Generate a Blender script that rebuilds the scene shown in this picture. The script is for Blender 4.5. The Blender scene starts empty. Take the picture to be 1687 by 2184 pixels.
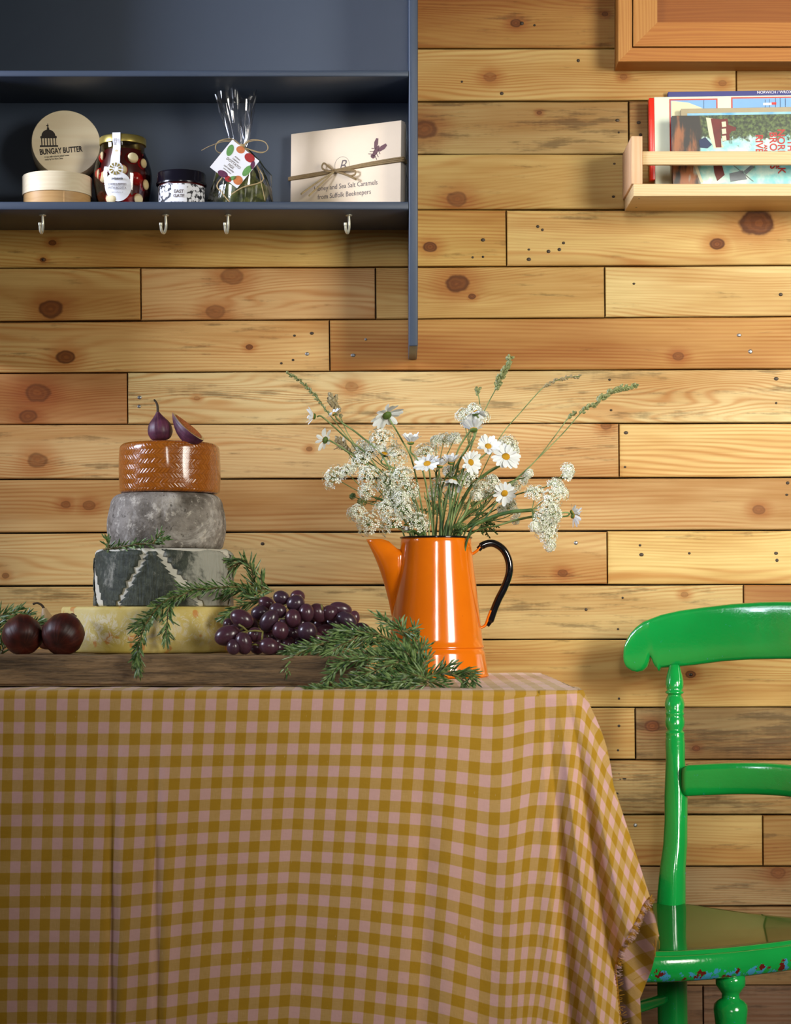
import bpy, bmesh, math, random
from math import sin, cos, pi, sqrt, atan2, asin
from mathutils import Vector, Matrix, Quaternion
random.seed(7)
S = bpy.context.scene
COL = S.collection

# ---------------------------------------------------------------- camera, world, lights, exposure
F, DW, HC, YH, XV = 4305.0, 2.87, 0.838, 1300.0, 843.5   # focal px, wall distance, camera height, horizon, principal column
cam = bpy.data.cameras.new('camera'); cam_o = bpy.data.objects.new('camera', cam); COL.objects.link(cam_o)
cam.sensor_fit = 'HORIZONTAL'; cam.sensor_width = 36.0; cam.lens = 36.0 * F / 1687.0
cam.shift_y = (YH - 1092.0) / 1687.0; cam.clip_start = 0.05
cam_o.location = (0, -DW, HC); cam_o.rotation_euler = (pi / 2, 0, 0)
cam.dof.use_dof = True; cam.dof.focus_distance = 2.58; cam.dof.aperture_fstop = 16
S.camera = cam_o

W = bpy.data.worlds.new('world'); S.world = W; W.use_nodes = True
W.node_tree.nodes['Background'].inputs[0].default_value = (1.0, 0.92, 0.80, 1)
W.node_tree.nodes['Background'].inputs[1].default_value = 0.055

def area(name, loc, target, sx, sy, energy, color, spread=180):
    l = bpy.data.lights.new(name, 'AREA'); l.shape = 'RECTANGLE'; l.size = sx; l.size_y = sy
    l.energy = energy; l.color = color; l.spread = math.radians(spread)
    o = bpy.data.objects.new(name, l); COL.objects.link(o); o.location = loc
    d = Vector(target) - Vector(loc)
    o.rotation_euler = d.to_track_quat('-Z', 'Y').to_euler(); return o
area('window_light_right', (1.62, -2.25, 1.45), (0.56, 0, 1.04), 0.7, 0.9, 11.5, (1.0, 0.96, 0.86), 66)
area('window_light_rear', (0.15, -6.5, 2.5), (0.66, 0, 1.38), 0.5, 1.8, 3.0, (1.0, 0.97, 0.90), 22)
area('window_light_left', (-2.2, -0.95, 1.90), (0.0, -0.05, 1.52), 0.7, 1.0, 12.5, (0.76, 0.82, 1.0), 62)

S.view_settings.view_transform = 'Standard'; S.view_settings.look = 'None'
S.view_settings.gamma = 1.0; S.view_settings.exposure = 0.0; S.view_settings.use_curve_mapping = False
S.cycles.max_bounces = 8; S.cycles.transparent_max_bounces = 12

# ---------------------------------------------------------------- helpers
def P(px, py, Y):
    """photo pixel seen at depth plane y = Y -> world point"""
    d = Y + DW
    return Vector(((px - XV) * d / F, Y, HC + (YH - py) * d / F))
def X(px, Y): return (px - XV) * (Y + DW) / F
def Z(py, Y): return HC + (YH - py) * (Y + DW) / F
def sc(px, Y): return px * (Y + DW) / F

def lin(c):
    return tuple(((v / 255.0) / 12.92 if v / 255.0 <= 0.04045 else ((v / 255.0 + 0.055) / 1.055) ** 2.4) for v in c) + (1.0,)

def lerp(a, b, t): return a + (b - a) * t
def interp(x, pts):
    if x <= pts[0][0]: return pts[0][1]
    for (x0, y0), (x1, y1) in zip(pts, pts[1:]):
        if x <= x1: return y0 + (y1 - y0) * (x - x0) / (x1 - x0)
    return pts[-1][1]
def smooth(t): t = max(0, min(1, t)); return t * t * (3 - 2 * t)

class NT:
    def __init__(s, name):
        s.m = bpy.data.materials.new(name); s.m.use_nodes = True
        s.t = s.m.node_tree; s.b = s.t.nodes['Principled BSDF']; s.out = s.t.nodes['Material Output']
    def node(s, typ, **kw):
        n = s.t.nodes.new(typ)
        for k, v in kw.items(): setattr(n, k, v)
        return n
    def put(s, sock, v):
        if v is None: return
        if hasattr(v, 'is_output'): s.t.links.new(v, sock)
        else:
            if isinstance(v, (tuple, list)) and sock.type == 'RGBA' and len(v) == 3: v = tuple(v) + (1.0,)
            sock.default_value = v
    def math(s, op, a, b=None, c=None, clamp=False):
        n = s.node('ShaderNodeMath', operation=op, use_clamp=clamp)
        s.put(n.inputs[0], a); s.put(n.inputs[1], b); s.put(n.inputs[2], c); return n.outputs[0]
    def vmath(s, op, a, b=None):
        n = s.node('ShaderNodeVectorMath', operation=op); s.put(n.inputs[0], a); s.put(n.inputs[1], b)
        return n.outputs['Value'] if op in ('LENGTH', 'DOT_PRODUCT') else n.outputs[0]
    def coord(s, kind='Object'): return s.node('ShaderNodeTexCoord').outputs[kind]
    def sep(s, v): n = s.node('ShaderNodeSeparateXYZ'); s.put(n.inputs[0], v); return n.outputs
    def comb(s, x, y, z):
        n = s.node('ShaderNodeCombineXYZ'); s.put(n.inputs[0], x); s.put(n.inputs[1], y); s.put(n.inputs[2], z); return n.outputs[0]
    def scale(s, v, k): return s.vmath('MULTIPLY', v, k)
    def noise(s, v, sc_=5, det=3, rough=0.5, dist=0.0, out='Fac'):
        n = s.node('ShaderNodeTexNoise'); s.put(n.inputs['Vector'], v); s.put(n.inputs['Scale'], sc_)
        n.inputs['Detail'].default_value = det; n.inputs['Roughness'].default_value = rough; n.inputs['Distortion'].default_value = dist
        return n.outputs[out]
    def voro(s, v, sc_=5, out='Distance', feature='F1'):
        n = s.node('ShaderNodeTexVoronoi', feature=feature); s.put(n.inputs['Vector'], v); s.put(n.inputs['Scale'], sc_); return n.outputs[out]
    def mix(s, f, a, b, mode='MIX'):
        n = s.node('ShaderNodeMix', data_type='RGBA', blend_type=mode)
        s.put(n.inputs[0], f); s.put(n.inputs[6], a); s.put(n.inputs[7], b); return n.outputs[2]
    def step(s, v, lo, hi, to0=0.0, to1=1.0):
        n = s.node('ShaderNodeMapRange', interpolation_type='SMOOTHSTEP')
        s.put(n.inputs[0], v); s.put(n.inputs[1], lo); s.put(n.inputs[2], hi); s.put(n.inputs[3], to0); s.put(n.inputs[4], to1); return n.outputs[0]
    def attr(s, name, out='Vector', typ='OBJECT'):
        n = s.node('ShaderNodeAttribute', attribute_type=typ, attribute_name=name); return n.outputs[out]
    def bump(s, h, strength=0.3, dist=0.002, normal=None):
        n = s.node('ShaderNodeBump'); s.put(n.inputs['Height'], h); n.inputs['Strength'].default_value = strength
        n.inputs['Distance'].default_value = dist; s.put(n.inputs['Normal'], normal); return n.outputs[0]
    def fin(s, color=None, rough=None, normal=None, **kw):
        s.put(s.b.inputs['Base Color'], color); s.put(s.b.inputs['Roughness'], rough)
        if normal is not None: s.put(s.b.inputs['Normal'], normal)
        for k, v in kw.items(): s.put(s.b.inputs[k.replace('_', ' ')], v)
        return s.m

def plain(name, c, rough=0.5, var=0.12, nscale=40, bump=0.15, bd=0.0006, **kw):
    n = NT(name); co = n.coord(); f = n.noise(co, nscale, 4)
    c = lin(c); d = tuple(v * (1 - 2 * var) for v in c[:3]) + (1,)
    h = n.bump(n.noise(co, nscale * 6, 3), bump, bd) if bump else None
    return n.fin(n.mix(f, d, c), rough, h, **kw)

def newobj(name, verts, faces, mat, parent=None, smooth_=True, uvs=None, loc=None):
    me = bpy.data.meshes.new(name); me.from_pydata([tuple(v) for v in verts], [], faces)
    if uvs:
        ul = me.uv_layers.new(name='UVMap')
        for lp in me.loops: ul.data[lp.index].uv = uvs[lp.vertex_index]
    if smooth_: me.polygons.foreach_set('use_smooth', [True] * len(me.polygons))
    me.update()
    if mat: me.materials.append(mat)
    return link(name, me, parent, loc)
def link(name, me, parent=None, loc=None):
    o = bpy.data.objects.new(name, me); COL.objects.link(o)
    if parent is not None: o.parent = parent
    if loc is not None: o.location = loc
    return o
def empty(name, loc=(0, 0, 0), rz=0):
    o = bpy.data.objects.new(name, None); COL.objects.link(o); o.location = loc; o.rotation_euler = (0, 0, rz)
    o.empty_display_size = 0.02; return o
def tag(o, label=None, cat=None, group=None, kind=None):
    if label: o['label'] = label
    if cat: o['category'] = cat
    if group: o['group'] = group
    if kind: o['kind'] = kind
    return o
def autosmooth(o, ang=35):
    me = o.data; bm = bmesh.new(); bm.from_mesh(me)
    for e in bm.edges: e.smooth = not (len(e.link_faces) == 2 and e.calc_face_angle(0) > math.radians(ang))
    bm.to_mesh(me); bm.free(); return o
def fixn(o):
    bm = bmesh.new(); bm.from_mesh(o.data); bmesh.ops.recalc_face_normals(bm, faces=bm.faces); bm.to_mesh(o.data); bm.free(); return o

def box(name, lo, hi, mat, parent=None, bev=0.001, seg=2, origin=None):
    c = Vector(((lo[0] + hi[0]) / 2, (lo[1] + hi[1]) / 2, (lo[2] + hi[2]) / 2))
    bm = bmesh.new(); bmesh.ops.create_cube(bm, size=1)
    for v in bm.verts: v.co = Vector((v.co.x * (hi[0] - lo[0]), v.co.y * (hi[1] - lo[1]), v.co.z * (hi[2] - lo[2])))
    if bev > 0: bmesh.ops.bevel(bm, geom=bm.edges[:], offset=bev, segments=seg, affect='EDGES', profile=0.5)
    me = bpy.data.meshes.new(name); bm.to_mesh(me); bm.free(); me.materials.append(mat)
    if seg > 1: me.polygons.foreach_set('use_smooth', [True] * len(me.polygons))
    o = link(name, me, parent, c)
    if seg > 1: autosmooth(o, 50)
    return o
def lathe(name, prof, mat, parent=None, n=48, loc=None, cap=True, wob=None):
    vs, fs = [], []
    for (r, z) in prof:
        for i in range(n):
            a = 2 * pi * i / n; rr = r * (1 + (wob(a, z) if wob else 0))
            vs.append((rr * cos(a), rr * sin(a), z))
    for j in range(len(prof) - 1):
        for i in range(n):
            fs.append((j * n + i, j * n + (i + 1) % n, (j + 1) * n + (i + 1) % n, (j + 1) * n + i))
    if cap:
        if prof[0][0] > 1e-5: fs.append(tuple(range(n - 1, -1, -1)))
        if prof[-1][0] > 1e-5: fs.append(tuple((len(prof) - 1) * n + i for i in range(n)))
    o = newobj(name, vs, fs, mat, parent, True, loc=loc); return autosmooth(o, 50)
def catmull(pts, k=6):
    pts = [Vector(p) for p in pts]
    if len(pts) < 3: return [pts[0].lerp(pts[-1], i / k) for i in range(k + 1)]
    q = [pts[0] * 2 - pts[1]] + pts + [pts[-1] * 2 - pts[-2]]; out = []
    for i in range(1, len(q) - 2):
        for j in range(k):
            t = j / k; a, b, c, d = q[i - 1], q[i], q[i + 1], q[i + 2]
            out.append(0.5 * ((2 * b) + (c - a) * t + (2 * a - 5 * b + 4 * c - d) * t * t + (3 * b - a - 3 * c + d) * t ** 3))
    out.append(pts[-1]); return out
class MB:
    def __init__(s): s.v = []; s.f = []
    def tube(s, pts, r, n=6, flat=1.0, up=None):
        pts = [Vector(p) for p in pts]; m = len(pts); b = len(s.v); prev = None
        for i, p in enumerate(pts):
            t = (pts[min(i + 1, m - 1)] - pts[max(i - 1, 0)])
            if t.length < 1e-9: t = Vector((0, 0, 1))
            t.normalize()
            if prev is None:
                u = Vector(up) if up else (Vector((0, 0, 1)) if abs(t.z) < 0.9 else Vector((1, 0, 0)))
            else: u = prev
            u = (u - t * u.dot(t)); u = u.normalized() if u.length > 1e-6 else t.orthogonal().normalized()
            w = t.cross(u); prev = u
            rr = r(i / max(1, m - 1)) if callable(r) else r
            for k in range(n):
                a = 2 * pi * k / n; s.v.append(p + u * (cos(a) * rr * flat) + w * (sin(a) * rr))
        for i in range(m - 1):
            for k in range(n):
                s.f.append((b + i * n + k, b + i * n + (k + 1) % n, b + (i + 1) * n + (k + 1) % n, b + (i + 1) * n + k))
        s.f.append(tuple(b + k for k in range(n - 1, -1, -1))); s.f.append(tuple(b + (m - 1) * n + k for k in range(n)))
        return s
    def quadstrip(s, L, R):
        b = len(s.v)
        for a, c in zip(L, R): s.v += [Vector(a), Vector(c)]
        for i in range(len(L) - 1): s.f.append((b + 2 * i, b + 2 * i + 1, b + 2 * i + 3, b + 2 * i + 2))
    def poly(s, pts):
        b = len(s.v); s.v += [Vector(p) for p in pts]; s.f.append(tuple(range(b, b + len(pts))))
    def build(s, name, mat, parent=None, smooth_=True, loc=None):
        return newobj(name, s.v, s.f, mat, parent, smooth_, loc=loc)
def tube(name, pts, r, mat, parent=None, n=8, k=6, **kw):
    return MB().tube(catmull(pts, k), r, n, **kw).build(name, mat, parent)
def text(body, mat, parent, loc, rot, size, align='CENTER', extrude=0.00008, sx=1.0, shear=0.0, bold=0.0):
    c = bpy.data.curves.new('lettering', 'FONT'); c.body = body; c.size = size; c.align_x = align; c.align_y = 'CENTER'
    c.extrude = extrude; c.shear = shear; c.offset = bold; c.resolution_u = 3
    tmp = bpy.data.objects.new('lettering', c); me = bpy.data.meshes.new_from_object(tmp); bpy.data.objects.remove(tmp)
    me.name = 'lettering'; me.materials.clear(); me.materials.append(mat)
    o = bpy.data.objects.new('lettering', me); COL.objects.link(o); o.parent = parent
    o.location = loc; o.rotation_euler = rot; o.scale = (sx, 1, 1); return o
def prism(name, pts2, y0, y1, mat, parent=None, smooth_=False, frame=None):
    """outline (x,z) extruded from y0 to y1; frame maps local to world"""
    n = len(pts2); vs = [Vector((p[0], y0, p[1])) for p in pts2] + [Vector((p[0], y1, p[1])) for p in pts2]
    fs = [tuple(range(n)), tuple(range(2 * n - 1, n - 1, -1))] + [(i, n + i, n + (i + 1) % n, (i + 1) % n) for i in range(n)]
    o = newobj(name, vs, fs, mat, parent, smooth_); return fixn(o)

# ---------------------------------------------------------------- materials
def wood_planks():
    n = NT('reclaimed_pine'); co = n.coord(); x, y, z = n.sep(co)
    rnd = n.node('ShaderNodeObjectInfo').outputs['Random']; off = n.math('MULTIPLY', rnd, 37.0)
    tone = n.attr('tone', 'Color'); gr = n.attr('grey', 'Fac'); ring = n.attr('ring', 'Fac')
    xs = n.math('ADD', x, off)
    low = n.noise(n.comb(n.math('MULTIPLY', xs, 1.6), off, n.math('MULTIPLY', z, 11.0)), 1.0, 2, 0.45)
    h = n.math('ADD', z, n.math('MULTIPLY', n.math('MULTIPLY', low, ring), 0.12))
    core = None; halo = None; qm = None
    wob = n.math('MULTIPLY', n.math('SUBTRACT', n.noise(co, 60, 2), 0.5), 0.5)
    for k in ('knot_a', 'knot_b', 'knot_c'):
        kx, ky, ks = n.sep(n.attr(k))
        dx = n.math('SUBTRACT', x, kx); dz = n.math('SUBTRACT', z, ky)
        d = n.math('SQRT', n.math('ADD', n.math('POWER', n.math('MULTIPLY', dx, 0.72), 2.0), n.math('POWER', dz, 2.0)))
        q = n.math('ADD', n.math('DIVIDE', d, n.math('MAXIMUM', ks, 0.0002)), wob)
        dd = n.math('SQRT', n.math('ADD', n.math('POWER', n.math('MULTIPLY', dx, 0.4), 2.0), n.math('POWER', dz, 2.0)))
        g = n.math('EXPONENT', n.math('MULTIPLY', n.math('DIVIDE', dd, n.math('MAXIMUM', ks, 0.0002)), -0.75))
        h = n.math('ADD', h, n.math('MULTIPLY', n.math('MULTIPLY', g, ks), 1.7))
        qm = q if qm is None else n.math('MINIMUM', qm, q); c = n.step(q, 1.12, 0.85); hl = n.step(q, 3.2, 0.8)
        core = c if core is None else n.math('MAXIMUM', core, c)
        halo = hl if halo is None else n.math('MAXIMUM', halo, hl)
    w = n.math('SINE', n.math('MULTIPLY', h, 1150.0)); w = n.math('MULTIPLY', n.math('ADD', w, 1.0), 0.5)
    w = n.math('POWER', w, 1.8)
    wm = n.noise(n.comb(n.math('MULTIPLY', xs, 3), off, n.math('MULTIPLY', z, 25.0)), 1.0, 2)
    w = n.math('MULTIPLY', w, n.step(wm, 0.35, 0.65, 0.25, 1.0))
    fib = n.noise(n.comb(n.math('MULTIPLY', xs, 9), off, n.math('MULTIPLY', z, 420.0)), 1.0, 3, 0.6)
    base = n.mix(n.math('MULTIPLY', w, 0.6), tone, n.mix(1.0, tone, lin((218, 166, 106)), 'MULTIPLY'))
    base = n.mix(n.step(fib, 0.35, 0.75, 0, 0.28), base, n.mix(1.0, base, lin((208, 184, 146)), 'MULTIPLY'))
    big = n.noise(n.comb(n.math('MULTIPLY', xs, 2.2), off, n.math('MULTIPLY', z, 14.0)), 1.0, 3, 0.6)
    base = n.mix(n.step(big, 0.36, 0.70, 0, 0.75), base, n.mix(1.0, base, lin((206, 168, 116)), 'MULTIPLY'))
    # weathered grey streaks
    st = n.noise(n.comb(n.math('MULTIPLY', xs, 9.0), n.math('ADD', off, 4.0), n.math('MULTIPLY', z, 75.0)), 1.0, 5, 0.68)
    st2 = n.noise(n.comb(n.math('MULTIPLY', xs, 150), n.math('ADD', off, 4.0), n.math('MULTIPLY', z, 16.0)), 1.0, 2, 0.5)
    lo = n.math('SUBTRACT', 0.66, n.math('MULTIPLY', gr, 0.25))
    sm = n.step(n.math('ADD', st, n.math('MULTIPLY', n.math('SUBTRACT', st2, 0.5), 0.07)), lo, n.math('ADD', lo, 0.16))
    base = n.mix(n.math('MULTIPLY', sm, 0.75), base, n.mix(0.8, base, lin((118, 112, 98)), 'MULTIPLY'))
    blk = n.noise(n.comb(n.math('MULTIPLY', xs, 40), n.math('ADD', off, 9.0), n.math('MULTIPLY', z, 95.0)), 1.0, 3, 0.6)
    bl = n.step(blk, n.math('SUBTRACT', 0.90, n.math('MULTIPLY', n.attr('black', 'Fac'), 0.36)), n.math('SUBTRACT', 0.97, n.math('MULTIPLY', n.attr('black', 'Fac'), 0.36)))
    base = n.mix(bl, base, lin((38, 30, 22)))
    # knots
    kr = n.math('SINE', n.math('ADD', n.math('MULTIPLY', qm, 13.0), n.math('MULTIPLY', wob, 8.0)))
    kc = n.mix(n.step(qm, 0.2, 1.1, 0, 0.6), n.mix(n.step(kr, -0.6, 0.9, 0, 0.35), lin((98, 50, 14)), lin((138, 78, 28))), lin((58, 30, 10)))
    base = n.mix(n.math('MULTIPLY', halo, 0.6), base, n.mix(1.0, base, lin((212, 152, 84)), 'MULTIPLY'))
    base = n.mix(n.math('MULTIPLY', core, n.attr('kd', 'Fac')), base, kc)
    hh = n.math('ADD', n.math('MULTIPLY', fib, 0.7), n.math('MULTIPLY', w, 0.5))
    b1 = n.bump(hh, 0.28, 0.0007)
    return n.fin(base, n.step(fib, 0.2, 0.8, 0.5, 0.68), b1, Specular_IOR_Level=0.22)
M = {}
M['plank'] = wood_planks()
M['dark_gap'] = plain('dark_gap', (50, 34, 20), 0.9)
M['floor'] = plain('floor_boards', (120, 88, 58), 0.5)
M['nail'] = plain('rusty_nail', (92, 84, 74), 0.4, metallic=None) if False else plain('rusty_nail', (70, 58, 46), 0.5, Metallic=0.6)
M['steel_nail'] = plain('steel_nail', (150, 150, 150), 0.35, Metallic=0.8)
M['shelf_paint'] = plain('slate_blue_paint', (64, 74, 90), 0.42, 0.03, 30, 0.08, Specular_IOR_Level=0.4)

def simple_wood(name, c, ringc=0.35, dark=(208, 168, 104), ax='x', fscale=160, rough=0.45):
    n = NT(name); co = n.coord(); x, y, z = n.sep(co)
    if ax == 'x': a, b = x, z
    else: a, b = z, x
    o = n.math('MULTIPLY', n.node('ShaderNodeObjectInfo').outputs['Random'], 9.0)
    v = n.comb(n.math('MULTIPLY', a, 3.0), n.math('ADD', n.math('MULTIPLY', y, 40.0), o), n.math('MULTIPLY', b, 60.0))
    low = n.noise(v, 0.6, 3); w = n.math('SINE', n.math('MULTIPLY', n.math('ADD', b, n.math('MULTIPLY', low, 0.03)), 1300.0))
    fib = n.noise(n.comb(n.math('MULTIPLY', a, 10), y, n.math('MULTIPLY', b, fscale * 2.5)), 1.0, 3)
    f = n.math('ADD', n.math('MULTIPLY', n.math('ADD', w, 1.0), 0.25), n.math('MULTIPLY', fib, 0.6))
    base = n.mix(n.math('MULTIPLY', f, ringc), lin(c), n.mix(1.0, lin(c), lin(dark), 'MULTIPLY'))
    return n.fin(base, rough, n.bump(fib, 0.15, 0.0005), Specular_IOR_Level=0.25)
M['cab_x'] = simple_wood('orange_pine_across', (182, 122, 52), 0.7)
M['cab_z'] = simple_wood('orange_pine_upright', (190, 138, 70), 0.7, ax='z')
M['cab_panel'] = simple_wood('brown_pine_panel', (148, 88, 26), 0.6)
M['rack'] = simple_wood('pale_pine', (222, 196, 150), 0.4)
M['rack_z'] = simple_wood('pale_pine_upright', (222, 184, 146), 0.4, ax='z')

def gingham():
    n = NT('gingham_linen'); uv = n.coord('UV'); u, v, _ = n.sep(uv)
    nx = n.math('MULTIPLY', n.math('SUBTRACT', n.noise(uv, 260, 2), 0.5), 0.00018)
    def band(c, p, per):
        f = n.math('FRACT', n.math('DIVIDE', n.math('ADD', n.math('SUBTRACT', c, p), nx), per))
        t = n.math('ABSOLUTE', n.math('SUBTRACT', f, 0.25)); t = n.math('MINIMUM', t, n.math('SUBTRACT', 1.0, t))
        return n.step(t, 0.262, 0.238)
    a = band(u, -0.4207, 0.0229); b = band(v, 0.0206, 0.0249)
    pink, must = lin((228, 180, 172)), lin((186, 140, 10))
    mid = lin((206, 164, 92))
    # woven threads: over-under
    ta = n.noise(n.comb(n.math('MULTIPLY', u, 3500), n.math('MULTIPLY', v, 90), 0.0), 1.0, 2)
    tb = n.noise(n.comb(n.math('MULTIPLY', u, 90), n.math('MULTIPLY', v, 3500), 0.0), 1.0, 2)
    tw = n.math('ADD', n.math('MULTIPLY', ta, 0.5), n.math('MULTIPLY', tb, 0.5))
    mixf = n.math('MULTIPLY', n.math('ADD', a, b), 0.5)
    ind = n.math('MULTIPLY', n.math('SUBTRACT', tw, 0.5), 0.5)
    isx = n.math('MULTIPLY', mixf, n.math('SUBTRACT', 1.0, mixf))
    mixf = n.math('ADD', mixf, n.math('MULTIPLY', n.math('MULTIPLY', isx, 4.0), ind), clamp=True)
    col = n.mix(n.math('MULTIPLY', mixf, 2.0, clamp=True), pink, n.mix(n.math('SUBTRACT', n.math('MULTIPLY', mixf, 2.0), 1.0, clamp=True), mid, must))
    col = n.mix(n.step(tw, 0.3, 0.7, 0.0, 0.22), col, n.mix(1.0, col, lin((200, 190, 180)), 'MULTIPLY'))
    slub = n.step(n.noise(n.comb(n.math('MULTIPLY', u, 900), n.math('MULTIPLY', v, 120), 3.0), 1.0, 1), 0.74, 0.8, 0, 0.35)
    col = n.mix(slub, col, lin((240, 214, 170)))
    wr = n.noise(uv, 26, 4, 0.6)
    h = n.bump(tw, 0.35, 0.0003, n.bump(wr, 0.35, 0.004))
    return n.fin(col, 0.85, h, Sheen_Weight=0.15, Sheen_Roughness=0.5)
M['cloth'] = gingham()
M['thread_m'] = plain('mustard_thread', (196, 138, 20), 0.8, bump=0)
M['thread_p'] = plain('pink_thread', (228, 186, 178), 0.8, bump=0)

def enamel():
    n = NT('orange_enamel'); co = n.coord(); f = n.noise(co, 30, 3)
    c = n.mix(f, lin((228, 112, 4)), lin((240, 124, 8)))
    ch = n.step(n.noise(co, 210, 1), 0.80, 0.82); c = n.mix(ch, c, lin((90, 40, 15)))
    return n.fin(c, 0.16, n.bump(n.noise(co, 14, 2), 0.10, 0.002), Coat_Weight=0.5, Coat_Roughness=0.05)
M['enamel'] = enamel()
M['black_enamel'] = plain('black_enamel', (14, 12, 16), 0.12, 0.02, bump=0, Coat_Weight=0.5)

def chair_paint(name, wear=0.0, zmask=None):
    n = NT(name); co = n.coord(); f = n.noise(co, 12, 3)
    c = n.mix(f, lin((11, 138, 54)), lin((20, 166, 74)))
    a = n.noise(co, 95, 5, 0.65); b = n.noise(n.vmath('ADD', co, (3.1, 1.7, 0.2)), 70, 4, 0.6)
    w = wear
    if zmask:
        x, y, z = n.sep(co); zz = n.step(z, zmask[0], zmask[1]); w = n.math('MULTIPLY', zz, wear)
        t1 = n.math('SUBTRACT', 0.78, n.math('MULTIPLY', zz, 0.27)); t2 = n.math('SUBTRACT', 0.80, n.math('MULTIPLY', zz, 0.23))
    else: t1, t2 = 0.70 - 0.05 * wear, 0.80 - 0.02 * wear
    c = n.mix(n.step(a, t1, n.math('ADD', t1, 0.02)), c, lin((60, 140, 178)))
    c = n.mix(n.step(b, t2, n.math('ADD', t2, 0.02)), c, lin((96, 26, 20)))
    h = n.bump(n.noise(co, 230, 4), 0.38, 0.0008, n.bump(n.noise(co, 38, 2), 0.22, 0.0022))
    return n.fin(c, 0.16, h, Coat_Weight=0.6, Coat_Roughness=0.08)
M['green'] = chair_paint('green_gloss_paint', 0.2)
M['green_seat'] = chair_paint('chipped_green_gloss_paint', 1.0, (-0.004, -0.022))
M['green_top'] = plain('smooth_green_gloss', (20, 96, 34), 0.08, 0.05, 12, 0.03, Specular_IOR_Level=0.2)

def orange_cheese():
    n = NT('woven_orange_rind'); co = n.coord(); x, y, z = n.sep(co)
    u = n.math('MULTIPLY', n.math('ARCTAN2', y, x), 0.0615)
    zz = n.math('ADD', z, n.math('MULTIPLY', n.noise(co, 30, 2), 0.003))
    row = n.math('FLOOR', n.math('DIVIDE', zz, 0.0058)); fr = n.math('FRACT', n.math('DIVIDE', zz, 0.0058))
    s = n.math('SUBTRACT', n.math('MULTIPLY', n.math('MODULO', n.math('ADD', row, 40.0), 2.0), 2.0), 1.0)
    ph = n.math('ADD', n.math('MULTIPLY', u, 1400.0), n.math('MULTIPLY', n.math('MULTIPLY', s, zz), 1250.0))
    w = n.math('MULTIPLY', n.math('ADD', n.math('SINE', ph), 1.0), 0.5)
    ph2 = n.math('ADD', n.math('MULTIPLY', u, 280.0), n.math('MULTIPLY', n.math('MULTIPLY', s, zz), 250.0))
    w2 = n.math('POWER', n.math('ABSOLUTE', n.math('SINE', ph2)), 0.4)
    edge = n.step(n.math('ABSOLUTE', n.math('SUBTRACT', fr, 0.5)), 0.5, 0.42, 0.55, 1.0)
    hgt = n.math('MULTIPLY', n.math('ADD', n.math('MULTIPLY', w, 0.5), n.math('MULTIPLY', w2, 0.6)), edge)
    f = n.noise(co, 35, 3)
    c = n.mix(f, lin((148, 76, 8)), lin((184, 106, 24)))
    c = n.mix(n.math('MULTIPLY', n.math('SUBTRACT', 1.0, hgt), 0.55), c, lin((104, 50, 8)))
    c = n.mix(n.step(n.noise(co, 50, 4), 0.70, 0.76, 0, 0.6), c, lin((226, 180, 110)))
    return n.fin(c, 0.22, n.bump(hgt, 0.55, 0.0012, n.bump(n.noise(co, 55, 2), 0.5, 0.004)), Coat_Weight=0.8, Coat_Roughness=0.1)
M['rind_orange'] = orange_cheese()
def grey_cheese():
    n = NT('grey_mould_rind'); co = n.coord(); a = n.noise(co, 28, 6, 0.7); b = n.noise(co, 90, 5, 0.7); c3 = n.noise(co, 14, 5, 0.7, 0.6)
    c = n.mix(n.step(a, 0.3, 0.7), lin((84, 76, 66)), lin((160, 152, 142)))
    c = n.mix(n.step(c3, 0.54, 0.68, 0, 0.8), c, lin((204, 198, 190)))
    c = n.mix(n.step(b, 0.54, 0.66, 0, 0.7), c, lin((214, 206, 192)))
    c = n.mix(n.step(b, 0.42, 0.34, 0, 0.75), c, lin((68, 62, 52)))
    return n.fin(c, 0.8, n.bump(b, 0.7, 0.002, n.bump(a, 0.6, 0.005)))
M['rind_grey'] = grey_cheese()
def leafskin():
    n = NT('dark_nettle_leaf'); co = n.coord(); a = n.noise(co, 26, 6, 0.7, 0.3); b = n.noise(co, 120, 4, 0.7)
    x, y, z = n.sep(co); ang = n.math('ARCTAN2', y, x)
    v = n.noise(n.comb(n.math('MULTIPLY', ang, 22), 0.0, n.math('MULTIPLY', z, 40)), 1.0, 2)
    vein = n.step(n.math('ABSOLUTE', n.math('SUBTRACT', v, 0.5)), 0.012, 0.002, 0, 0.35)
    c = n.mix(n.step(b, 0.3, 0.7), lin((44, 50, 42)), lin((74, 80, 68)))
    c = n.mix(vein, c, lin((120, 124, 108)))
    r = n.step(ang, -1.45, -0.9, 0.0, 0.22)
    c = n.mix(n.step(a, n.math('SUBTRACT', 0.56, r), n.math('SUBTRACT', 0.74, r), 0, 0.8), c, lin((184, 182, 168)))
    return n.fin(c, 0.75, n.bump(n.math('ADD', b, n.math('MULTIPLY', v, 2)), 0.5, 0.002))
M['leafskin'] = leafskin()
M['rind_white'] = plain('white_rind', (226, 222, 206), 0.8, 0.1, 60, 0.4, 0.001)
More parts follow.
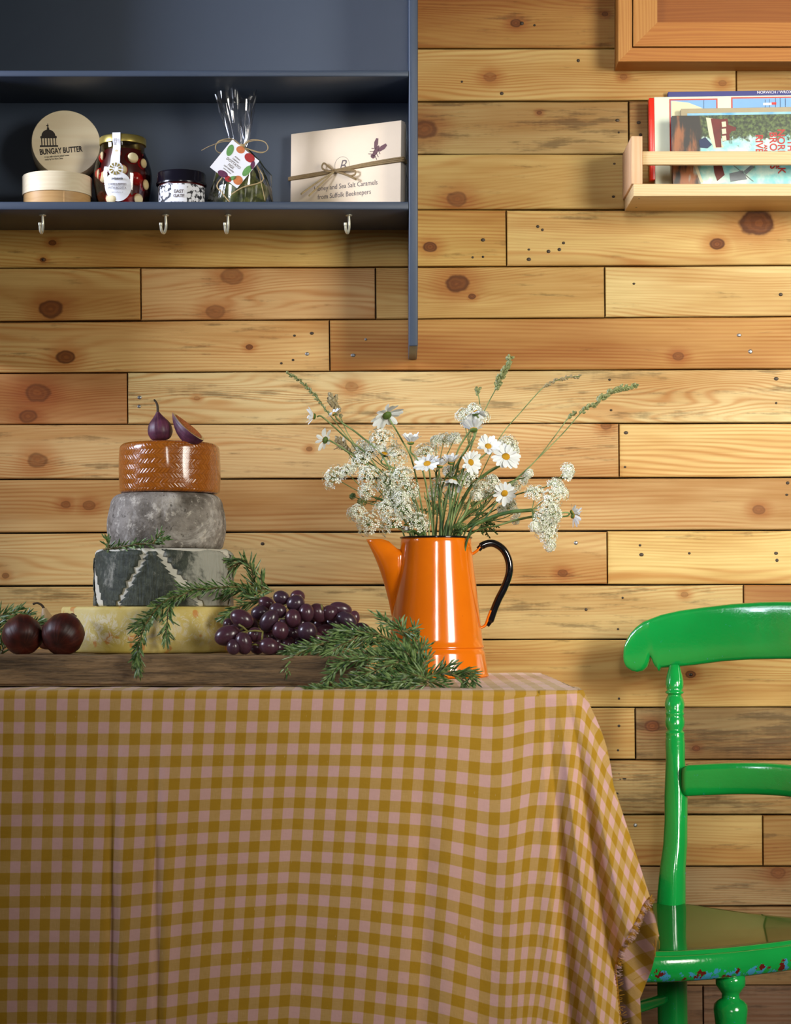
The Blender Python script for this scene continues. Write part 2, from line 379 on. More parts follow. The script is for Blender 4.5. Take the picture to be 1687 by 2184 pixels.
def yellow_cheese():
    n = NT('pale_yellow_rind'); co = n.coord(); a = n.noise(co, 22, 3); b = n.noise(co, 75, 8, 0.8, 1.6)
    c = n.mix(n.step(a, 0.35, 0.65), lin((214, 190, 92)), lin((238, 216, 136)))
    x, y, z = n.sep(co)
    c = n.mix(n.step(n.noise(n.vmath('ADD', co, (5, 2, 1)), 42, 2), 0.62, 0.68, 0, 0.75), c, lin((214, 128, 44)))
    band = n.step(n.math('ABSOLUTE', n.math('SUBTRACT', z, 0.029)), 0.024, 0.010)
    c = n.mix(n.math('MULTIPLY', n.step(b, 0.48, 0.56, 0, 0.85), band), c, lin((240, 228, 194)))
    return n.fin(c, 0.5, n.bump(b, 0.5, 0.0014), Subsurface_Weight=0.12, Subsurface_Radius=(0.01, 0.006, 0.002), Subsurface_Scale=0.4)
M['rind_yellow'] = yellow_cheese()
M['dark_wood'] = None
def board_mat():
    n = NT('aged_oak'); co = n.coord(); x, y, z = n.sep(co)
    v = n.comb(n.math('MULTIPLY', x, 14.0), n.math('MULTIPLY', y, 30.0), n.math('MULTIPLY', z, 150.0))
    a = n.noise(v, 1.0, 6, 0.7, 0.4); b = n.noise(n.comb(n.math('MULTIPLY', x, 60), n.math('MULTIPLY', y, 100.0), n.math('MULTIPLY', z, 640.0)), 1.0, 3, 0.6); s = n.noise(co, 9, 3)
    c = n.mix(n.step(a, 0.32, 0.68), lin((72, 56, 36)), lin((150, 122, 86)))
    c = n.mix(n.step(s, 0.4, 0.65, 0, 0.55), c, n.mix(1, c, lin((140, 120, 96)), 'MULTIPLY'))
    c = n.mix(n.step(b, 0.58, 0.68, 0, 0.6), c, lin((40, 30, 20)))
    c = n.mix(n.step(z, 0.013, 0.0175, 0, 0.45), c, lin((176, 142, 104)))
    return n.fin(c, 0.6, n.bump(n.math('ADD', b, a), 0.6, 0.0014))
M['board'] = board_mat()
def grape_mat():
    n = NT('grape_skin'); co = n.coord(); r = n.node('ShaderNodeObjectInfo').outputs['Random']; f = n.noise(co, 90, 3)
    c = n.mix(r, lin((38, 14, 26)), lin((78, 20, 24))); c = n.mix(n.step(f, 0.3, 0.7, 0, 0.6), c, lin((50, 26, 46)))
    bl = n.step(n.noise(co, 50, 5, 0.65), 0.42, 0.7, 0.0, 0.28); c = n.mix(bl, c, lin((150, 136, 160)))
    return n.fin(c, n.step(f, 0.3, 0.7, 0.2, 0.38), None, Coat_Weight=0.25, Coat_Roughness=0.15, Subsurface_Weight=0.05, Subsurface_Scale=0.1)
M['grape'] = grape_mat()
M['grape_stalk'] = plain('grape_stalk', (136, 130, 62), 0.6, 0.2, 200)
def fig_mat(name, a, b, neck, z0, z1):
    n = NT(name); co = n.coord(); x, y, z = n.sep(co); f = n.noise(co, 55, 4, 0.6)
    st = n.noise(n.comb(n.math('MULTIPLY', n.math('ARCTAN2', y, x), 6), 0.0, n.math('MULTIPLY', z, 25)), 1.0, 3)
    c = n.mix(n.step(f, 0.3, 0.7), lin(a), lin(b)); c = n.mix(n.step(st, 0.5, 0.75, 0, 0.4), c, lin(neck))
    c = n.mix(n.step(z, z0, z1), c, lin(neck))
    return n.fin(c, 0.46, n.bump(st, 0.35, 0.001))
M['fig_purple'] = fig_mat('purple_fig_skin', (58, 26, 44), (104, 50, 76), (132, 88, 84), 0.018, 0.032)
M['fig_red'] = fig_mat('dark_red_fig_skin', (44, 13, 9), (84, 24, 14), (104, 52, 30), 0.06, 0.09)
M['fig_pale'] = fig_mat('pale_necked_fig_skin', (104, 46, 30), (130, 74, 48), (186, 156, 112), 0.006, 0.022)
M['fig_stalk'] = plain('fig_stalk', (74, 56, 34), 0.7, 0.3, 200)
def figflesh():
    n = NT('fig_flesh'); co = n.coord(); v = n.voro(co, 420)
    c = n.mix(n.step(v, 0.2, 0.6), lin((216, 120, 44)), lin((150, 50, 20)))
    return n.fin(c, 0.3, n.bump(v, 0.6, 0.0008), Coat_Weight=0.3)
M['fig_flesh'] = figflesh()
M['fig_pith'] = plain('fig_pith', (226, 196, 136), 0.5)
def leafm(name, a, b, sc_=300, rough=0.5):
    n = NT(name); g = n.noise(n.node('ShaderNodeNewGeometry').outputs['Position'], sc_, 2)
    return n.fin(n.mix(n.step(g, 0.35, 0.65), lin(a), lin(b)), rough)
M['rosemary'] = leafm('rosemary_needles', (44, 80, 34), (124, 150, 88), 160, 0.38)
M['woody'] = leafm('woody_stem', (96, 84, 44), (128, 112, 66))
M['stem'] = leafm('green_stem', (84, 108, 54), (136, 156, 96), 60)
M['stem_dark'] = leafm('dark_green_stem', (52, 82, 40), (92, 120, 62), 60)
M['leaf'] = leafm('green_leaf', (62, 92, 40), (108, 134, 64), 60)
M['petal'] = plain('white_petal', (238, 238, 236), 0.55, 0.04, 200, 0.1, 0.0003, Subsurface_Weight=0.1, Subsurface_Scale=0.05)
M['floret'] = leafm('cream_florets', (214, 220, 186), (255, 255, 250), 420, 0.6)
M['daisy_eye'] = plain('yellow_disc', (228, 168, 10), 0.7, 0.2, 900, 0.6, 0.0006)
M['calyx'] = plain('green_calyx', (88, 116, 40), 0.6, 0.2, 600)
M['seedhead'] = leafm('grass_seed', (104, 114, 66), (160, 162, 112), 500)
M['seedbrown'] = leafm('brown_grass_seed', (134, 120, 86), (176, 162, 124), 500)
M['ink'] = plain('brown_ink', (52, 44, 40), 0.8, bump=0)
M['ink_grey'] = plain('grey_ink', (120, 108, 104), 0.8, bump=0)
M['paper'] = plain('white_paper', (236, 236, 240), 0.6, 0.02, 50, 0.05)
M['birch'] = simple_wood('thin_birch_veneer', (238, 224, 192), 0.22, ax='x')
M['birch_dark'] = simple_wood('warm_birch_veneer', (206, 166, 112), 0.3, ax='x')
M['card'] = plain('cream_card', (236, 214, 184), 0.7, 0.03, 60, 0.1)
M['raffia'] = plain('raffia', (196, 170, 122), 0.75, 0.25, 300)
M['raffia_dark'] = plain('dark_raffia', (150, 122, 76), 0.7, 0.25, 300)
M['brass'] = plain('gold_lid', (196, 176, 96), 0.3, 0.05, bump=0, Metallic=0.8)
M['black_lid'] = plain('black_lid', (18, 16, 26), 0.18, 0.02, bump=0)
M['pepper'] = plain('red_cherry_pepper', (176, 14, 10), 0.2, 0.25, 60, 0)
M['ricotta'] = plain('white_ricotta', (232, 214, 168), 0.6)
M['oil'] = plain('dark_red_oil', (70, 8, 6), 0.3, bump=0)
M['olive_leaf'] = leafm('dried_fig_leaf', (64, 70, 26), (112, 116, 52), 120, 0.5)
M['hook'] = plain('cream_hook', (206, 202, 180), 0.3, 0.05, bump=0, Metallic=0.4)
M['screw'] = plain('screw', (140, 140, 132), 0.3, bump=0, Metallic=0.8)
def glassy(name, tint, alpha, rough=0.05):
    n = NT(name); t = n.t; tr = n.node('ShaderNodeBsdfTransparent'); tr.inputs[0].default_value = lin(tint)
    gl = n.node('ShaderNodeBsdfGlossy'); gl.inputs['Roughness'].default_value = rough
    fr = n.node('ShaderNodeFresnel'); fr.inputs['IOR'].default_value = 1.5
    mx = n.node('ShaderNodeMixShader'); k = n.math('ADD', n.math('MULTIPLY', fr.outputs[0], 1.0), alpha, clamp=True)
    t.links.new(k, mx.inputs[0]); t.links.new(tr.outputs[0], mx.inputs[1]); t.links.new(gl.outputs[0], mx.inputs[2])
    t.links.new(mx.outputs[0], n.out.inputs[0]); return n.m
M['glass'] = glassy('jar_glass', (250, 246, 240), 0.02)
M['cello'] = glassy('cellophane', (250, 250, 252), 0.06, 0.12)

# ---------------------------------------------------------------- setting: plank wall and floor
wall = newobj('wall_back', [(-1.6, 0.022, 0), (1.6, 0.022, 0), (1.6, 0.022, 2.3), (-1.6, 0.022, 2.3)], [(0, 1, 2, 3)], M['dark_gap'], None, False)
tag(wall, 'wall clad in reclaimed pine boards of mixed tones', kind='structure')
fl = newobj('floor', [(-1.6, -4.5, 0), (1.6, -4.5, 0), (1.6, 0.03, 0), (-1.6, 0.03, 0)], [(0, 1, 2, 3)], M['floor'], None, False)
tag(fl, 'wooden floor', kind='structure')
# rows: (y top at x=0, y top at x=1687), then plank list: (x end, tone, grey, ring, black, kd, knots)
BY = [(-240, -246), (-122, -128), (-8, -10), (105, 104), (218, 214), (330, 328), (449, 446), (572, 566), (686, 675), (796, 787), (906, 902), (1022, 1018),
      (1137, 1131), (1250, 1246), (1367, 1363), (1510, 1508), (1622, 1620), (1739, 1738), (1849, 1848), (1934, 1933), (2104, 2102), (2218, 2216), (2331, 2329), (2444, 2442), (2557, 2557)]
def pk(end, tone, grey=0.3, ring=0.6, black=0.0, kd=0.85, knots=()): return (end, tone, grey, ring, black, kd, knots)
E = 2500
ROWS = [
 [pk(700, (190, 140, 80)), pk(E, (196, 150, 90))],
 [pk(1200, (196, 146, 84)), pk(E, (190, 140, 80))],
 [pk(1500, (180, 128, 66), 0.5, 1.0, 0.2, 0.9, ((1100, 50, 9), (1290, 30, 5))), pk(E, (176, 126, 70), 0.5)],
 [pk(1570, (224, 188, 126), 0.15, 0.9, 0, 0.4, ((1045, 165, 10), (1330, 165, 6), (1540, 178, 7))), pk(E, (196, 156, 96), 0.2)],
 [pk(1341, (184, 148, 96), 0.7, 0.8, 0.15, 0.8, ((905, 275, 20), (1150, 240, 4))), pk(E, (166, 126, 76), 0.6, 0.6, 0.3)],
 [pk(E, (208, 170, 106), 0.3, 1.0, 0, 0.6, ((975, 425, 16),))],
 [pk(1080, (204, 158, 88), 0.35, 0.9, 0.15, 0.9, ((112, 518, 6), (917, 527, 11), (92, 554, 5))), pk(E, (212, 170, 106), 0.3, 1.0, 0.1, 0.95, ((1615, 475, 28), (1530, 520, 12)))],
 [pk(300, (198, 152, 90), 0.3, 1.2, 0, 0.9, ((110, 660, 19),)), pk(801, (202, 152, 98), 0.25, 1.4, 0, 0.5, ((495, 590, 18), (460, 665, 15))), pk(1290, (208, 164, 100), 0.3, 1.2, 0, 0.9, ((975, 605, 19), (1007, 632, 6))), pk(E, (222, 186, 126), 0.3, 0.8)],
 [pk(703, (212, 164, 104), 0.4, 0.8, 0, 0.9, ((140, 762, 15), (532, 740, 6))), pk(E, (194, 140, 78), 0.1, 0.25, 0, 0.6, ((1447, 760, 9),))],
 [pk(272, (186, 130, 80), 0.2, 0.8, 0, 0.7, ((80, 838, 20), (60, 888, 14))), pk(E, (222, 186, 132), 0.55, 2.2, 0, 0.3, ((750, 825, 10), (420, 850, 5)))],
 [pk(1320, (212, 168, 114), 0.45, 1.1, 0, 0.6, ((80, 982, 16), (1292, 908, 9), (660, 958, 5))), pk(E, (234, 194, 130), 0.1, 0.6)],
 [pk(E, (200, 156, 102), 0.1, 0.35, 0, 0.55, ((140, 1076, 8), (190, 1078, 10), (1618, 1087, 10)))],
 [pk(1295, (214, 172, 114), 0.3, 1.0, 0, 0.6, ((12, 1228, 6), (1200, 1222, 8))), pk(E, (224, 184, 116), 0.2, 0.8, 0.1)],
 [pk(1586, (206, 168, 110), 0.6, 0.7, 0.05, 0.4, ((1460, 1268, 6),)), pk(E, (178, 124, 70), 0.2, 0.5)],
 [pk(E, (204, 160, 94), 0.35, 1.2, 0.12, 0.9, ((1473, 1438, 8),))],
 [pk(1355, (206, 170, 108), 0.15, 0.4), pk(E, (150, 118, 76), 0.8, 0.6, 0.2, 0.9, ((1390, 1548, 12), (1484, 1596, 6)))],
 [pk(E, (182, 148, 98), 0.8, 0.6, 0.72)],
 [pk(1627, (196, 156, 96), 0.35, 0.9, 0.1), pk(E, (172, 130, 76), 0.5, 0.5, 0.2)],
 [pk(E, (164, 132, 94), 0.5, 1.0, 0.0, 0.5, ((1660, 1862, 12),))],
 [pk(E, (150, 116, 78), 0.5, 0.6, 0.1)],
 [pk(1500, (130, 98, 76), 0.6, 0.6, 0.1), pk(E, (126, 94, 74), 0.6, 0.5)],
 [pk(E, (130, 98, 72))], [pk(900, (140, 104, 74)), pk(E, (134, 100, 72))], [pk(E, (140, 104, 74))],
]
planks = []
for ri, row in enumerate(ROWS):
    x0 = -1500
    for (x1, tone, grey, ring, black, kd, knots) in row:
        def yy(b, px): return BY[b][0] + (BY[b][1] - BY[b][0]) * px / 1687.0
        a, b = x0 + 0.8, x1 - 0.8; g = 1.1 + random.random() * 0.9
        c0 = [P(a, yy(ri + 1, a) - g, 0), P(b, yy(ri + 1, b) - g, 0), P(b, yy(ri, b) + g, 0), P(a, yy(ri, a) + g, 0)]
        cen = sum(c0, Vector()) / 4; dp = random.uniform(-0.0025, 0.002)
        nx = max(2, int(abs(b - a) / 120)); vs = []; fs = []
        # front face subdivided along length with a tiny wobble, bevelled edges, sides back into the gap
        prof = [(0, 0.02), (0, 0.0012), (0.0012, 0), (0.5, -0.0), (1, 0)]
        rowsn = 6
        for i in range(nx + 1):
            t = i / nx; lo = c0[0].lerp(c0[1], t); hi = c0[3].lerp(c0[2], t)
            wb = random.uniform(-0.0004, 0.0004); wt = random.uniform(-0.0004, 0.0004)
            xe = 0.001 if i == 0 else (-0.001 if i == nx else 0)
            h = hi.z - lo.z
            for (dz, dy, base_) in ((wb, 0.02, 0), (wb, 0.0014, 0), (wb + 0.0014, 0, 0), (-0.0014 + wt, 0, 1), (wt, 0.0014, 1), (wt, 0.02, 1)):
                p = (hi if base_ else lo) + Vector((xe if dy == 0 else 0, dy + dp, dz)) - cen
                vs.append(p)
        for i in range(nx):
            for j in range(rowsn - 1):
                q = i * rowsn + j; fs.append((q, q + rowsn, q + rowsn + 1, q + 1))
        fs.append(tuple(range(rowsn - 1, -1, -1))); fs.append(tuple(nx * rowsn + j for j in range(rowsn)))
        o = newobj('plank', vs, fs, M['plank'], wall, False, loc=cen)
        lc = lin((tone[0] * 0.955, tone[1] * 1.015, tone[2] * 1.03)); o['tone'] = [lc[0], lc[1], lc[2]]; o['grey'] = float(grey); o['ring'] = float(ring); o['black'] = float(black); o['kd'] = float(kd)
        for kn, kv in zip(('knot_a', 'knot_b', 'knot_c'), list(knots) + [None] * 3):
            if kv is None: o[kn] = [9.0, 9.0, 0.0001]
            else:
                p = P(kv[0], kv[1], 0) - cen; o[kn] = [p.x, p.z, sc(kv[2], 0)]
        planks.append((ri, x0, x1, o, cen)); x0 = x1
nail_me = {}
for key, mt, r in (('rusty', M['nail'], 0.0021), ('steel', M['steel_nail'], 0.0026)):
    bm = bmesh.new(); bmesh.ops.create_uvsphere(bm, u_segments=10, v_segments=6, radius=r)
    for v in bm.verts: v.co.y *= 0.35
    me = bpy.data.meshes.new('nail'); bm.to_mesh(me); bm.free(); me.materials.append(mt); me.polygons.foreach_set('use_smooth', [True] * len(me.polygons)); nail_me[key] = me
NAILS = [(1113, 50, 0), (1140, 54, 0), (1233, 130, 0), (1147, 483, 0), (1157, 490, 0), (1128, 532, 0), (1170, 536, 0), (1202, 518, 0), (1193, 532, 0), (1128, 553, 0), (1030, 512, 0), (1008, 549, 0),
 (1030, 548, 0), (780, 724, 1), (753, 758, 1), (1576, 715, 1), (1600, 750, 1), (655, 755, 1), (628, 716, 0), (625, 768, 0), (665, 711, 0), (298, 848, 1), (297, 867, 1), (1655, 808, 0), (1655, 860, 0),
 (1365, 1163, 0), (1368, 1183, 0), (1657, 1195, 0), (1655, 1180, 0), (1317, 256, 0), (1320, 282, 0), (1362, 262, 0), (1366, 288, 0), (1473, 1439, 0), (1318, 1342, 0), (1320, 1490, 0), (1320, 1548, 0), (1318, 1600, 0),
 (1355, 1760, 1), (1228, 1158, 1), (1310, 350, 0), (1308, 420, 0), (1335, 923, 0), (1333, 996, 0), (1352, 605, 0), (1665, 628, 0), (92, 554, 0), (560, 1160, 0), (1250, 1300, 0), (1328, 1275, 0), (1680, 1030, 0), (1678, 1055, 0),
 (1470, 1180, 0), (985, 175, 0), (1070, 200, 0), (600, 775, 0), (1402, 270, 0), (1300, 810, 0), (1303, 875, 0)]
for (px, py, st) in NAILS:
    for (ri, x0, x1, o, cen) in planks:
        if x0 <= px < x1 and BY[ri][0] <= py < BY[ri + 1][0] - 3:
            p = P(px, py, 0) - cen; nl = link('nail', nail_me['steel' if st else 'rusty'], o, p + Vector((0, -0.0001 + (min(v.co.y for v in o.data.vertices)), 0)))
            s_ = random.uniform(0.7, 1.25); nl.scale = (s_ * random.uniform(1, 1.4), 1, s_); break

# ---------------------------------------------------------------- wall shelf unit with hooks
FS = -0.15                                    # shelf front plane
t = empty('wall_shelf', (X(430, 0), 0, 1.20)); L0 = t.location
tag(t, 'slate blue painted wall shelf unit with cream cup hooks under its lower shelf', 'shelf')
def sbox(name, lo, hi, mat, par, base, **kw):
    o = box(name, lo, hi, mat, par, **kw); o.location = o.location - Vector(base); return o
xl, xr0, xr1 = -0.580, 0.0180, 0.0302
sbox('side_panel', (xr0, FS, Z(738, FS)), (xr1, -0.001, 1.86), M['shelf_paint'], t, L0, bev=0.0015)
sbox('side_panel', (xl - 0.012, FS, Z(738, FS)), (xl, -0.001, 1.86), M['shelf_paint'], t, L0, bev=0.0015)
sbox('back_panel', (xl, -0.006, 1.3775), (xr0, -0.001, 1.86), M['shelf_paint'], t, L0, bev=0)
sbox('shelf', (xl, FS, 1.3770), (xr0, -0.006, 1.3877), M['shelf_paint'], t, L0, bev=0.0015)
sbox('shelf', (xl, FS, 1.5562), (xr0, -0.006, 1.5646), M['shelf_paint'], t, L0, bev=0.0015)
sbox('shelf', (xl, FS, 1.842), (xr0, -0.006, 1.852), M['shelf_paint'], t, L0, bev=0.0015)
hm = MB(); hp = [(0, 0, 0.001), (0, 0.0005, -0.004), (0, 0.0015, -0.012), (0, 0, -0.019), (0, -0.004, -0.0235), (0, -0.009, -0.022), (0, -0.011, -0.017), (0, -0.0112, -0.012)]
hm.tube(catmull(hp, 5), lambda u: 0.0016 if u < 0.9 else 0.0021, 8); hm.tube([(0, 0, 0.0005), (0, 0, -0.0015)], 0.004, 10)
hk0 = None
for px in (91, 353, 486, 744):
    q = Vector((X(px, -0.114), -0.114, 1.377)) - L0
    if hk0 is None: hk0 = hm.build('cup_hook', M['hook'], t, loc=q)
    else: link('cup_hook', hk0.data, t, q)
    o = [c for c in t.children if c.name.startswith('cup_hook')][-1]; o.rotation_euler = (0, 0, random.uniform(-0.5, 0.1)); o.scale = (1.2, 1.2, 1.1)
ZS = 1.3877

# ---- butter boxes
def butter_box(loc, name='round_wooden_box'):
    r = 0.0475
    e = empty(name, loc)
    lathe('box_body', [(0.0, 0.0), (r - 0.002, 0.0), (r - 0.0016, 0.001), (r - 0.0016, 0.030), (0, 0.030)], M['birch_dark'], e, 64, cap=False)
    lid = lathe('lid', [(r - 0.0012, 0.0185), (r, 0.0187), (r, 0.0438), (r - 0.0008, 0.0449), (0, 0.0452)], M['birch'], e, 64, cap=False)
    lid['label'] = 'pale birch lid'
    sm = MB(); 
    a = 0.35; sm.quadstrip([((r - 0.0014) * cos(a - pi / 2), (r - 0.0014) * sin(a - pi / 2), 0.001), ((r - 0.0014) * cos(a - pi / 2), (r - 0.0014) * sin(a - pi / 2), 0.0185)],
        [((r - 0.001) * cos(a + .02 - pi / 2), (r - 0.001) * sin(a + .02 - pi / 2), 0.001), ((r - 0.001) * cos(a + .02 - pi / 2), (r - 0.001) * sin(a + .02 - pi / 2), 0.0185)])
    sm.build('seam', M['birch_dark'], e)
    return e, lid
b1, _ = butter_box((X(122, -0.09), -0.09, ZS)); tag(b1, 'round birch box lying flat on the shelf under the upright butter box', 'box', 'round birch butter boxes')
b2, lid2 = butter_box((0, 0, 0)); tag(b2, 'round birch butter box standing on edge with printed dome lid facing out', 'box', 'round birch butter boxes')
b2.rotation_euler = (math.radians(83), 0, math.radians(10)); b2.location = (X(129, -0.065), -0.0215, ZS + 0.0455 + 0.0475)
# print on its lid: local +z is the face; local x right, local y up
zf = 0.0453
pr = MB()
def ell(cx, cy, rx, ry, n=20, a0=0, a1=2 * pi): return [(cx + rx * cos(a0 + (a1 - a0) * i / n), cy + ry * sin(a0 + (a1 - a0) * i / n), zf) for i in range(n + (0 if a1 - a0 > 6.2 else 1))]
cx, cy = -0.0235, 0.006
pr.poly(ell(cx, cy + 0.004, 0.0095, 0.0095, 18, 0, pi)); pr.poly([(cx - 0.0112, cy + 0.0042, zf), (cx - 0.0112, cy + 0.001, zf), (cx + 0.0112, cy + 0.001, zf), (cx + 0.0112, cy + 0.0042, zf)])
for k in range(6):
    xx = cx - 0.0095 + k * 0.0038; pr.poly([(xx - 0.0006, cy - 0.009, zf), (xx + 0.0006, cy - 0.009, zf), (xx + 0.0006, cy + 0.001, zf), (xx - 0.0006, cy + 0.001, zf)])
pr.poly([(cx - 0.0125, cy - 0.009, zf), (cx - 0.0125, cy - 0.0115, zf), (cx + 0.0125, cy - 0.0115, zf), (cx + 0.0125, cy - 0.009, zf)])
pr.poly([(cx - 0.0017, cy + 0.013, zf), (cx + 0.0017, cy + 0.013, zf), (cx + 0.0012, cy + 0.0165, zf), (cx - 0.0012, cy + 0.0165, zf)])
pr.poly([(cx - 0.0006, cy + 0.0165, zf), (cx + 0.0006, cy + 0.0165, zf), (cx + 0.0004, cy + 0.022, zf), (cx - 0.0004, cy + 0.022, zf)])
pr.poly([(cx - 0.002, cy + 0.0185, zf), (cx + 0.001, cy + 0.0182, zf), (cx + 0.001, cy + 0.0196, zf), (cx - 0.002, cy + 0.020, zf)])
dm = pr.build('printed_dome', M['ink'], lid2, False); dm.rotation_euler = (0, 0, math.radians(3))
rz = math.radians(7)
text('BUNGAY BUTTER', M['ink'], lid2, (-0.0070, -0.0115, zf), (0, 0, rz), 0.0112, bold=0.0003, sx=0.66)
text('A raw milk cultured salted butter', M['ink'], lid2, (-0.0125, -0.0195, zf), (0, 0, rz), 0.0036, sx=0.7)
text('made by Fen Farm Dairy', M['ink'], lid2, (-0.0165, -0.0237, zf), (0, 0, rz), 0.0036, sx=0.7)

# ---- cherry pepper jar
Yj = -0.085; jr = sc(62, Yj); t = empty('pepper_jar', (X(262, Yj), Yj, ZS))
tag(t, 'rounded glass jar of red cherry peppers under a gold lid', 'jar')
gp = [(0.0, 0.001), (0.030, 0.001), (0.0335, 0.006), (0.0375, 0.022), (0.0400, 0.042), (0.0395, 0.054), (0.0360, 0.068), (0.0315, 0.078), (0.0300, 0.083), (0.0300, 0.090)]
gp = [(p.x, p.y) for p in catmull([(a, b, 0) for a, b in gp], 4)]
lathe('glass_body', gp, M['glass'], t, 48, cap=False)
lathe('gold_lid', [(0.0315, 0.0895), (0.0322, 0.0900), (0.0322, 0.0985), (0.0308, 0.1000), (0, 0.1004)], M['brass'], t, 48, cap=False)
lathe('oil_fill', [(0, 0.003), (0.026, 0.003), (0.0300, 0.02), (0.0325, 0.044), (0.030, 0.064), (0.0255, 0.082), (0, 0.083)], M['oil'], t, 32, cap=False)
pm = bmesh.new(); bmesh.ops.create_uvsphere(pm, u_segments=14, v_segments=10, radius=1)
for v in pm.verts: v.co.z *= 0.9
pme = bpy.data.meshes.new('cherry_pepper'); pm.to_mesh(pme); pm.free(); pme.materials.append(M['pepper']); pme.polygons.foreach_set('use_smooth', [True] * len(pme.polygons))
rm = bmesh.new(); bmesh.ops.create_uvsphere(rm, u_segments=12, v_segments=8, radius=1)
for v in rm.verts: v.co.y *= 0.35
rme = bpy.data.meshes.new('ricotta_filling'); rm.to_mesh(rme); rm.free(); rme.materials.append(M['ricotta']); rme.polygons.foreach_set('use_smooth', [True] * len(rme.polygons))
PEP = [(-1.2, 0.071, 9, 0.9, 0.3), (-0.2, 0.073, 8, 0, 0), (0.55, 0.067, 10, 0.3, 0.0), (1.15, 0.062, 9, 0.5, 0.2), (-0.75, 0.042, 11, 0.0, -0.3), (-1.4, 0.050, 10, 0, 0), (0.05, 0.05, 10, 0, 0), (0.75, 0.040, 11, 0, 9), (1.25, 0.034, 10, 0.2, 0.0),
       (-0.45, 0.013, 11, 0.0, 0.0), (-1.2, 0.018, 10, 0, 9), (0.25, 0.014, 10, 0, 9), (0.85, 0.013, 10, 0.1, 0), (2.2, 0.03, 11, 0, 9), (3.1, 0.05, 11, 0, 9), (-2.2, 0.05, 11, 0, 9)]
for (a, z, r, rx, fz) in PEP:
    R_ = interp(z, [(0, 0.022), (0.02, 0.0265), (0.045, 0.029), (0.06, 0.0275), (0.08, 0.023)]); r *= 0.001
    o = link('cherry_pepper', pme, t, (R_ * sin(a), -R_ * cos(a), z)); o.scale = (r, r, r)
    if fz < 5:
        f = link('ricotta_filling', rme, o, (0.55 * sin(a) + 0.15, -0.62 * cos(a) - 0.25, -0.1 + rx * 0.3)); f.scale = (0.8, 0.9, 0.72); f.rotation_euler = (0, 0, a)
def wrap(name, pts, mat, par, rfun, off=0.0006):
    vs = [];
    for (u, z) in pts:
        r = rfun(z) + off; a = u / 0.040; vs.append((r * sin(a), -r * cos(a), z))
    return newobj(name, vs, [tuple(range(len(vs)))], mat, par, False)
def rjar(z):
    for (r0, z0), (r1, z1) in zip(gp, gp[1:]):
        if z0 <= z <= z1: return r0 + (r1 - r0) * (z - z0) / max(1e-6, z1 - z0)
    return 0.0322
mb = MB()
def disc_wrap(cu, cz, R_, off):
    n = 28; rings = [0, 0.35, 0.7, 1.0]; b = len(mb.v)
    for q in rings:
        for i in range(n):
            a = 2 * pi * i / n; u = cu + q * R_ * cos(a); z = cz + q * R_ * sin(a); r = rjar(z) + off; g = u / 0.040
            mb.v.append(Vector((r * sin(g), -r * cos(g), z)))
    for j in range(3):
        for i in range(n): mb.f.append((b + j * n + i, b + j * n + (i + 1) % n, b + (j + 1) * n + (i + 1) % n, b + (j + 1) * n + i))
disc_wrap(-0.002, 0.026, 0.0195, 0.0009); disc_wrap(-0.0045, 0.0495, 0.0105, 0.0009)
Ls, Rs = [], []
for i in range(14):
    z = 0.054 + i * (0.101 - 0.054) / 13; r = (rjar(z) + 0.0009) if z < 0.089 else 0.0332
    for c, Lq in ((-0.0115, Ls), (0.0012, Rs)):
        g = c / 0.037; Lq.append((r * sin(g), -r * cos(g), z))
mb.quadstrip(Ls, Rs)
lab = mb.build('paper_label', M['paper'], t)
yy_ = -(0.0400 + 0.0016)
text('CHERRY PEPPERS', M['ink_grey'], lab, (-0.002, yy_, 0.0285), (pi / 2, 0, 0), 0.0044, sx=0.75, bold=0.00006)
text('WITH RICOTTA', M['ink_grey'], lab, (-0.002, yy_, 0.0235), (pi / 2, 0, 0), 0.0044, sx=0.78, bold=0.00006)
text('pelagonia', M['ink'], lab, (-0.002, yy_, 0.0365), (pi / 2, 0, 0), 0.0046, sx=0.9, bold=0.0001)
text('hand stuffed in oil', M['ink_grey'], lab, (-0.002, yy_ + 0.0004, 0.0178), (pi / 2, 0, 0), 0.0022)
text('MEZE', M['ink_grey'], lab, (-0.0052, -0.0342, 0.088), (pi / 2, -pi / 2, 0), 0.0048, sx=0.8)
pt = MB()
for k in range(10):
    a = 2 * pi * k / 10 + 0.2; c_ = (-0.0045 * 1.0, 0.0495)
    f = lambda q, b: (c_[0] + q * cos(b), -0.0416, c_[1] + q * sin(b))
    pt.poly([f(0.0035, a - 0.12), f(0.0085, a - 0.2), f(0.0085, a + 0.2), f(0.0035, a + 0.12)])
pt.build('printed_petals', M['brass'], lab, False)

# ---- small black-lidded jar
Ys = -0.09; t = empty('small_jar', (X(387, Ys), Ys, ZS)); tag(t, 'squat jar with black lid and black and white floral label', 'jar')
r = sc(49, Ys)
lathe('glass_body', [(0, 0.001), (r - 0.002, 0.001), (r, 0.004), (r, 0.034), (r - 0.001, 0.038), (0, 0.038)], M['oil'], t, 48, cap=False)
n_ = NT('floral_label'); co = n_.coord(); vv = n_.voro(co, 150); v2 = n_.noise(co, 190, 3)
fx = n_.math('MULTIPLY', n_.step(vv, 0.42, 0.55), n_.step(v2, 0.38, 0.5)); M['floral'] = n_.fin(n_.mix(fx, lin((232, 232, 236)), lin((26, 26, 34))), 0.6)
lathe('floral_label', [(r + 0.0004, 0.003), (r + 0.0004, 0.031)], M['floral'], t, 48, cap=False)
lathe('black_lid', [(r + 0.001, 0.033), (r + 0.003, 0.0335), (r + 0.0032, 0.036), (r + 0.0022, 0.0375), (r + 0.0022, 0.0475), (r + 0.001, 0.050), (0, 0.0505)], M['black_lid'], t, 48, cap=False)
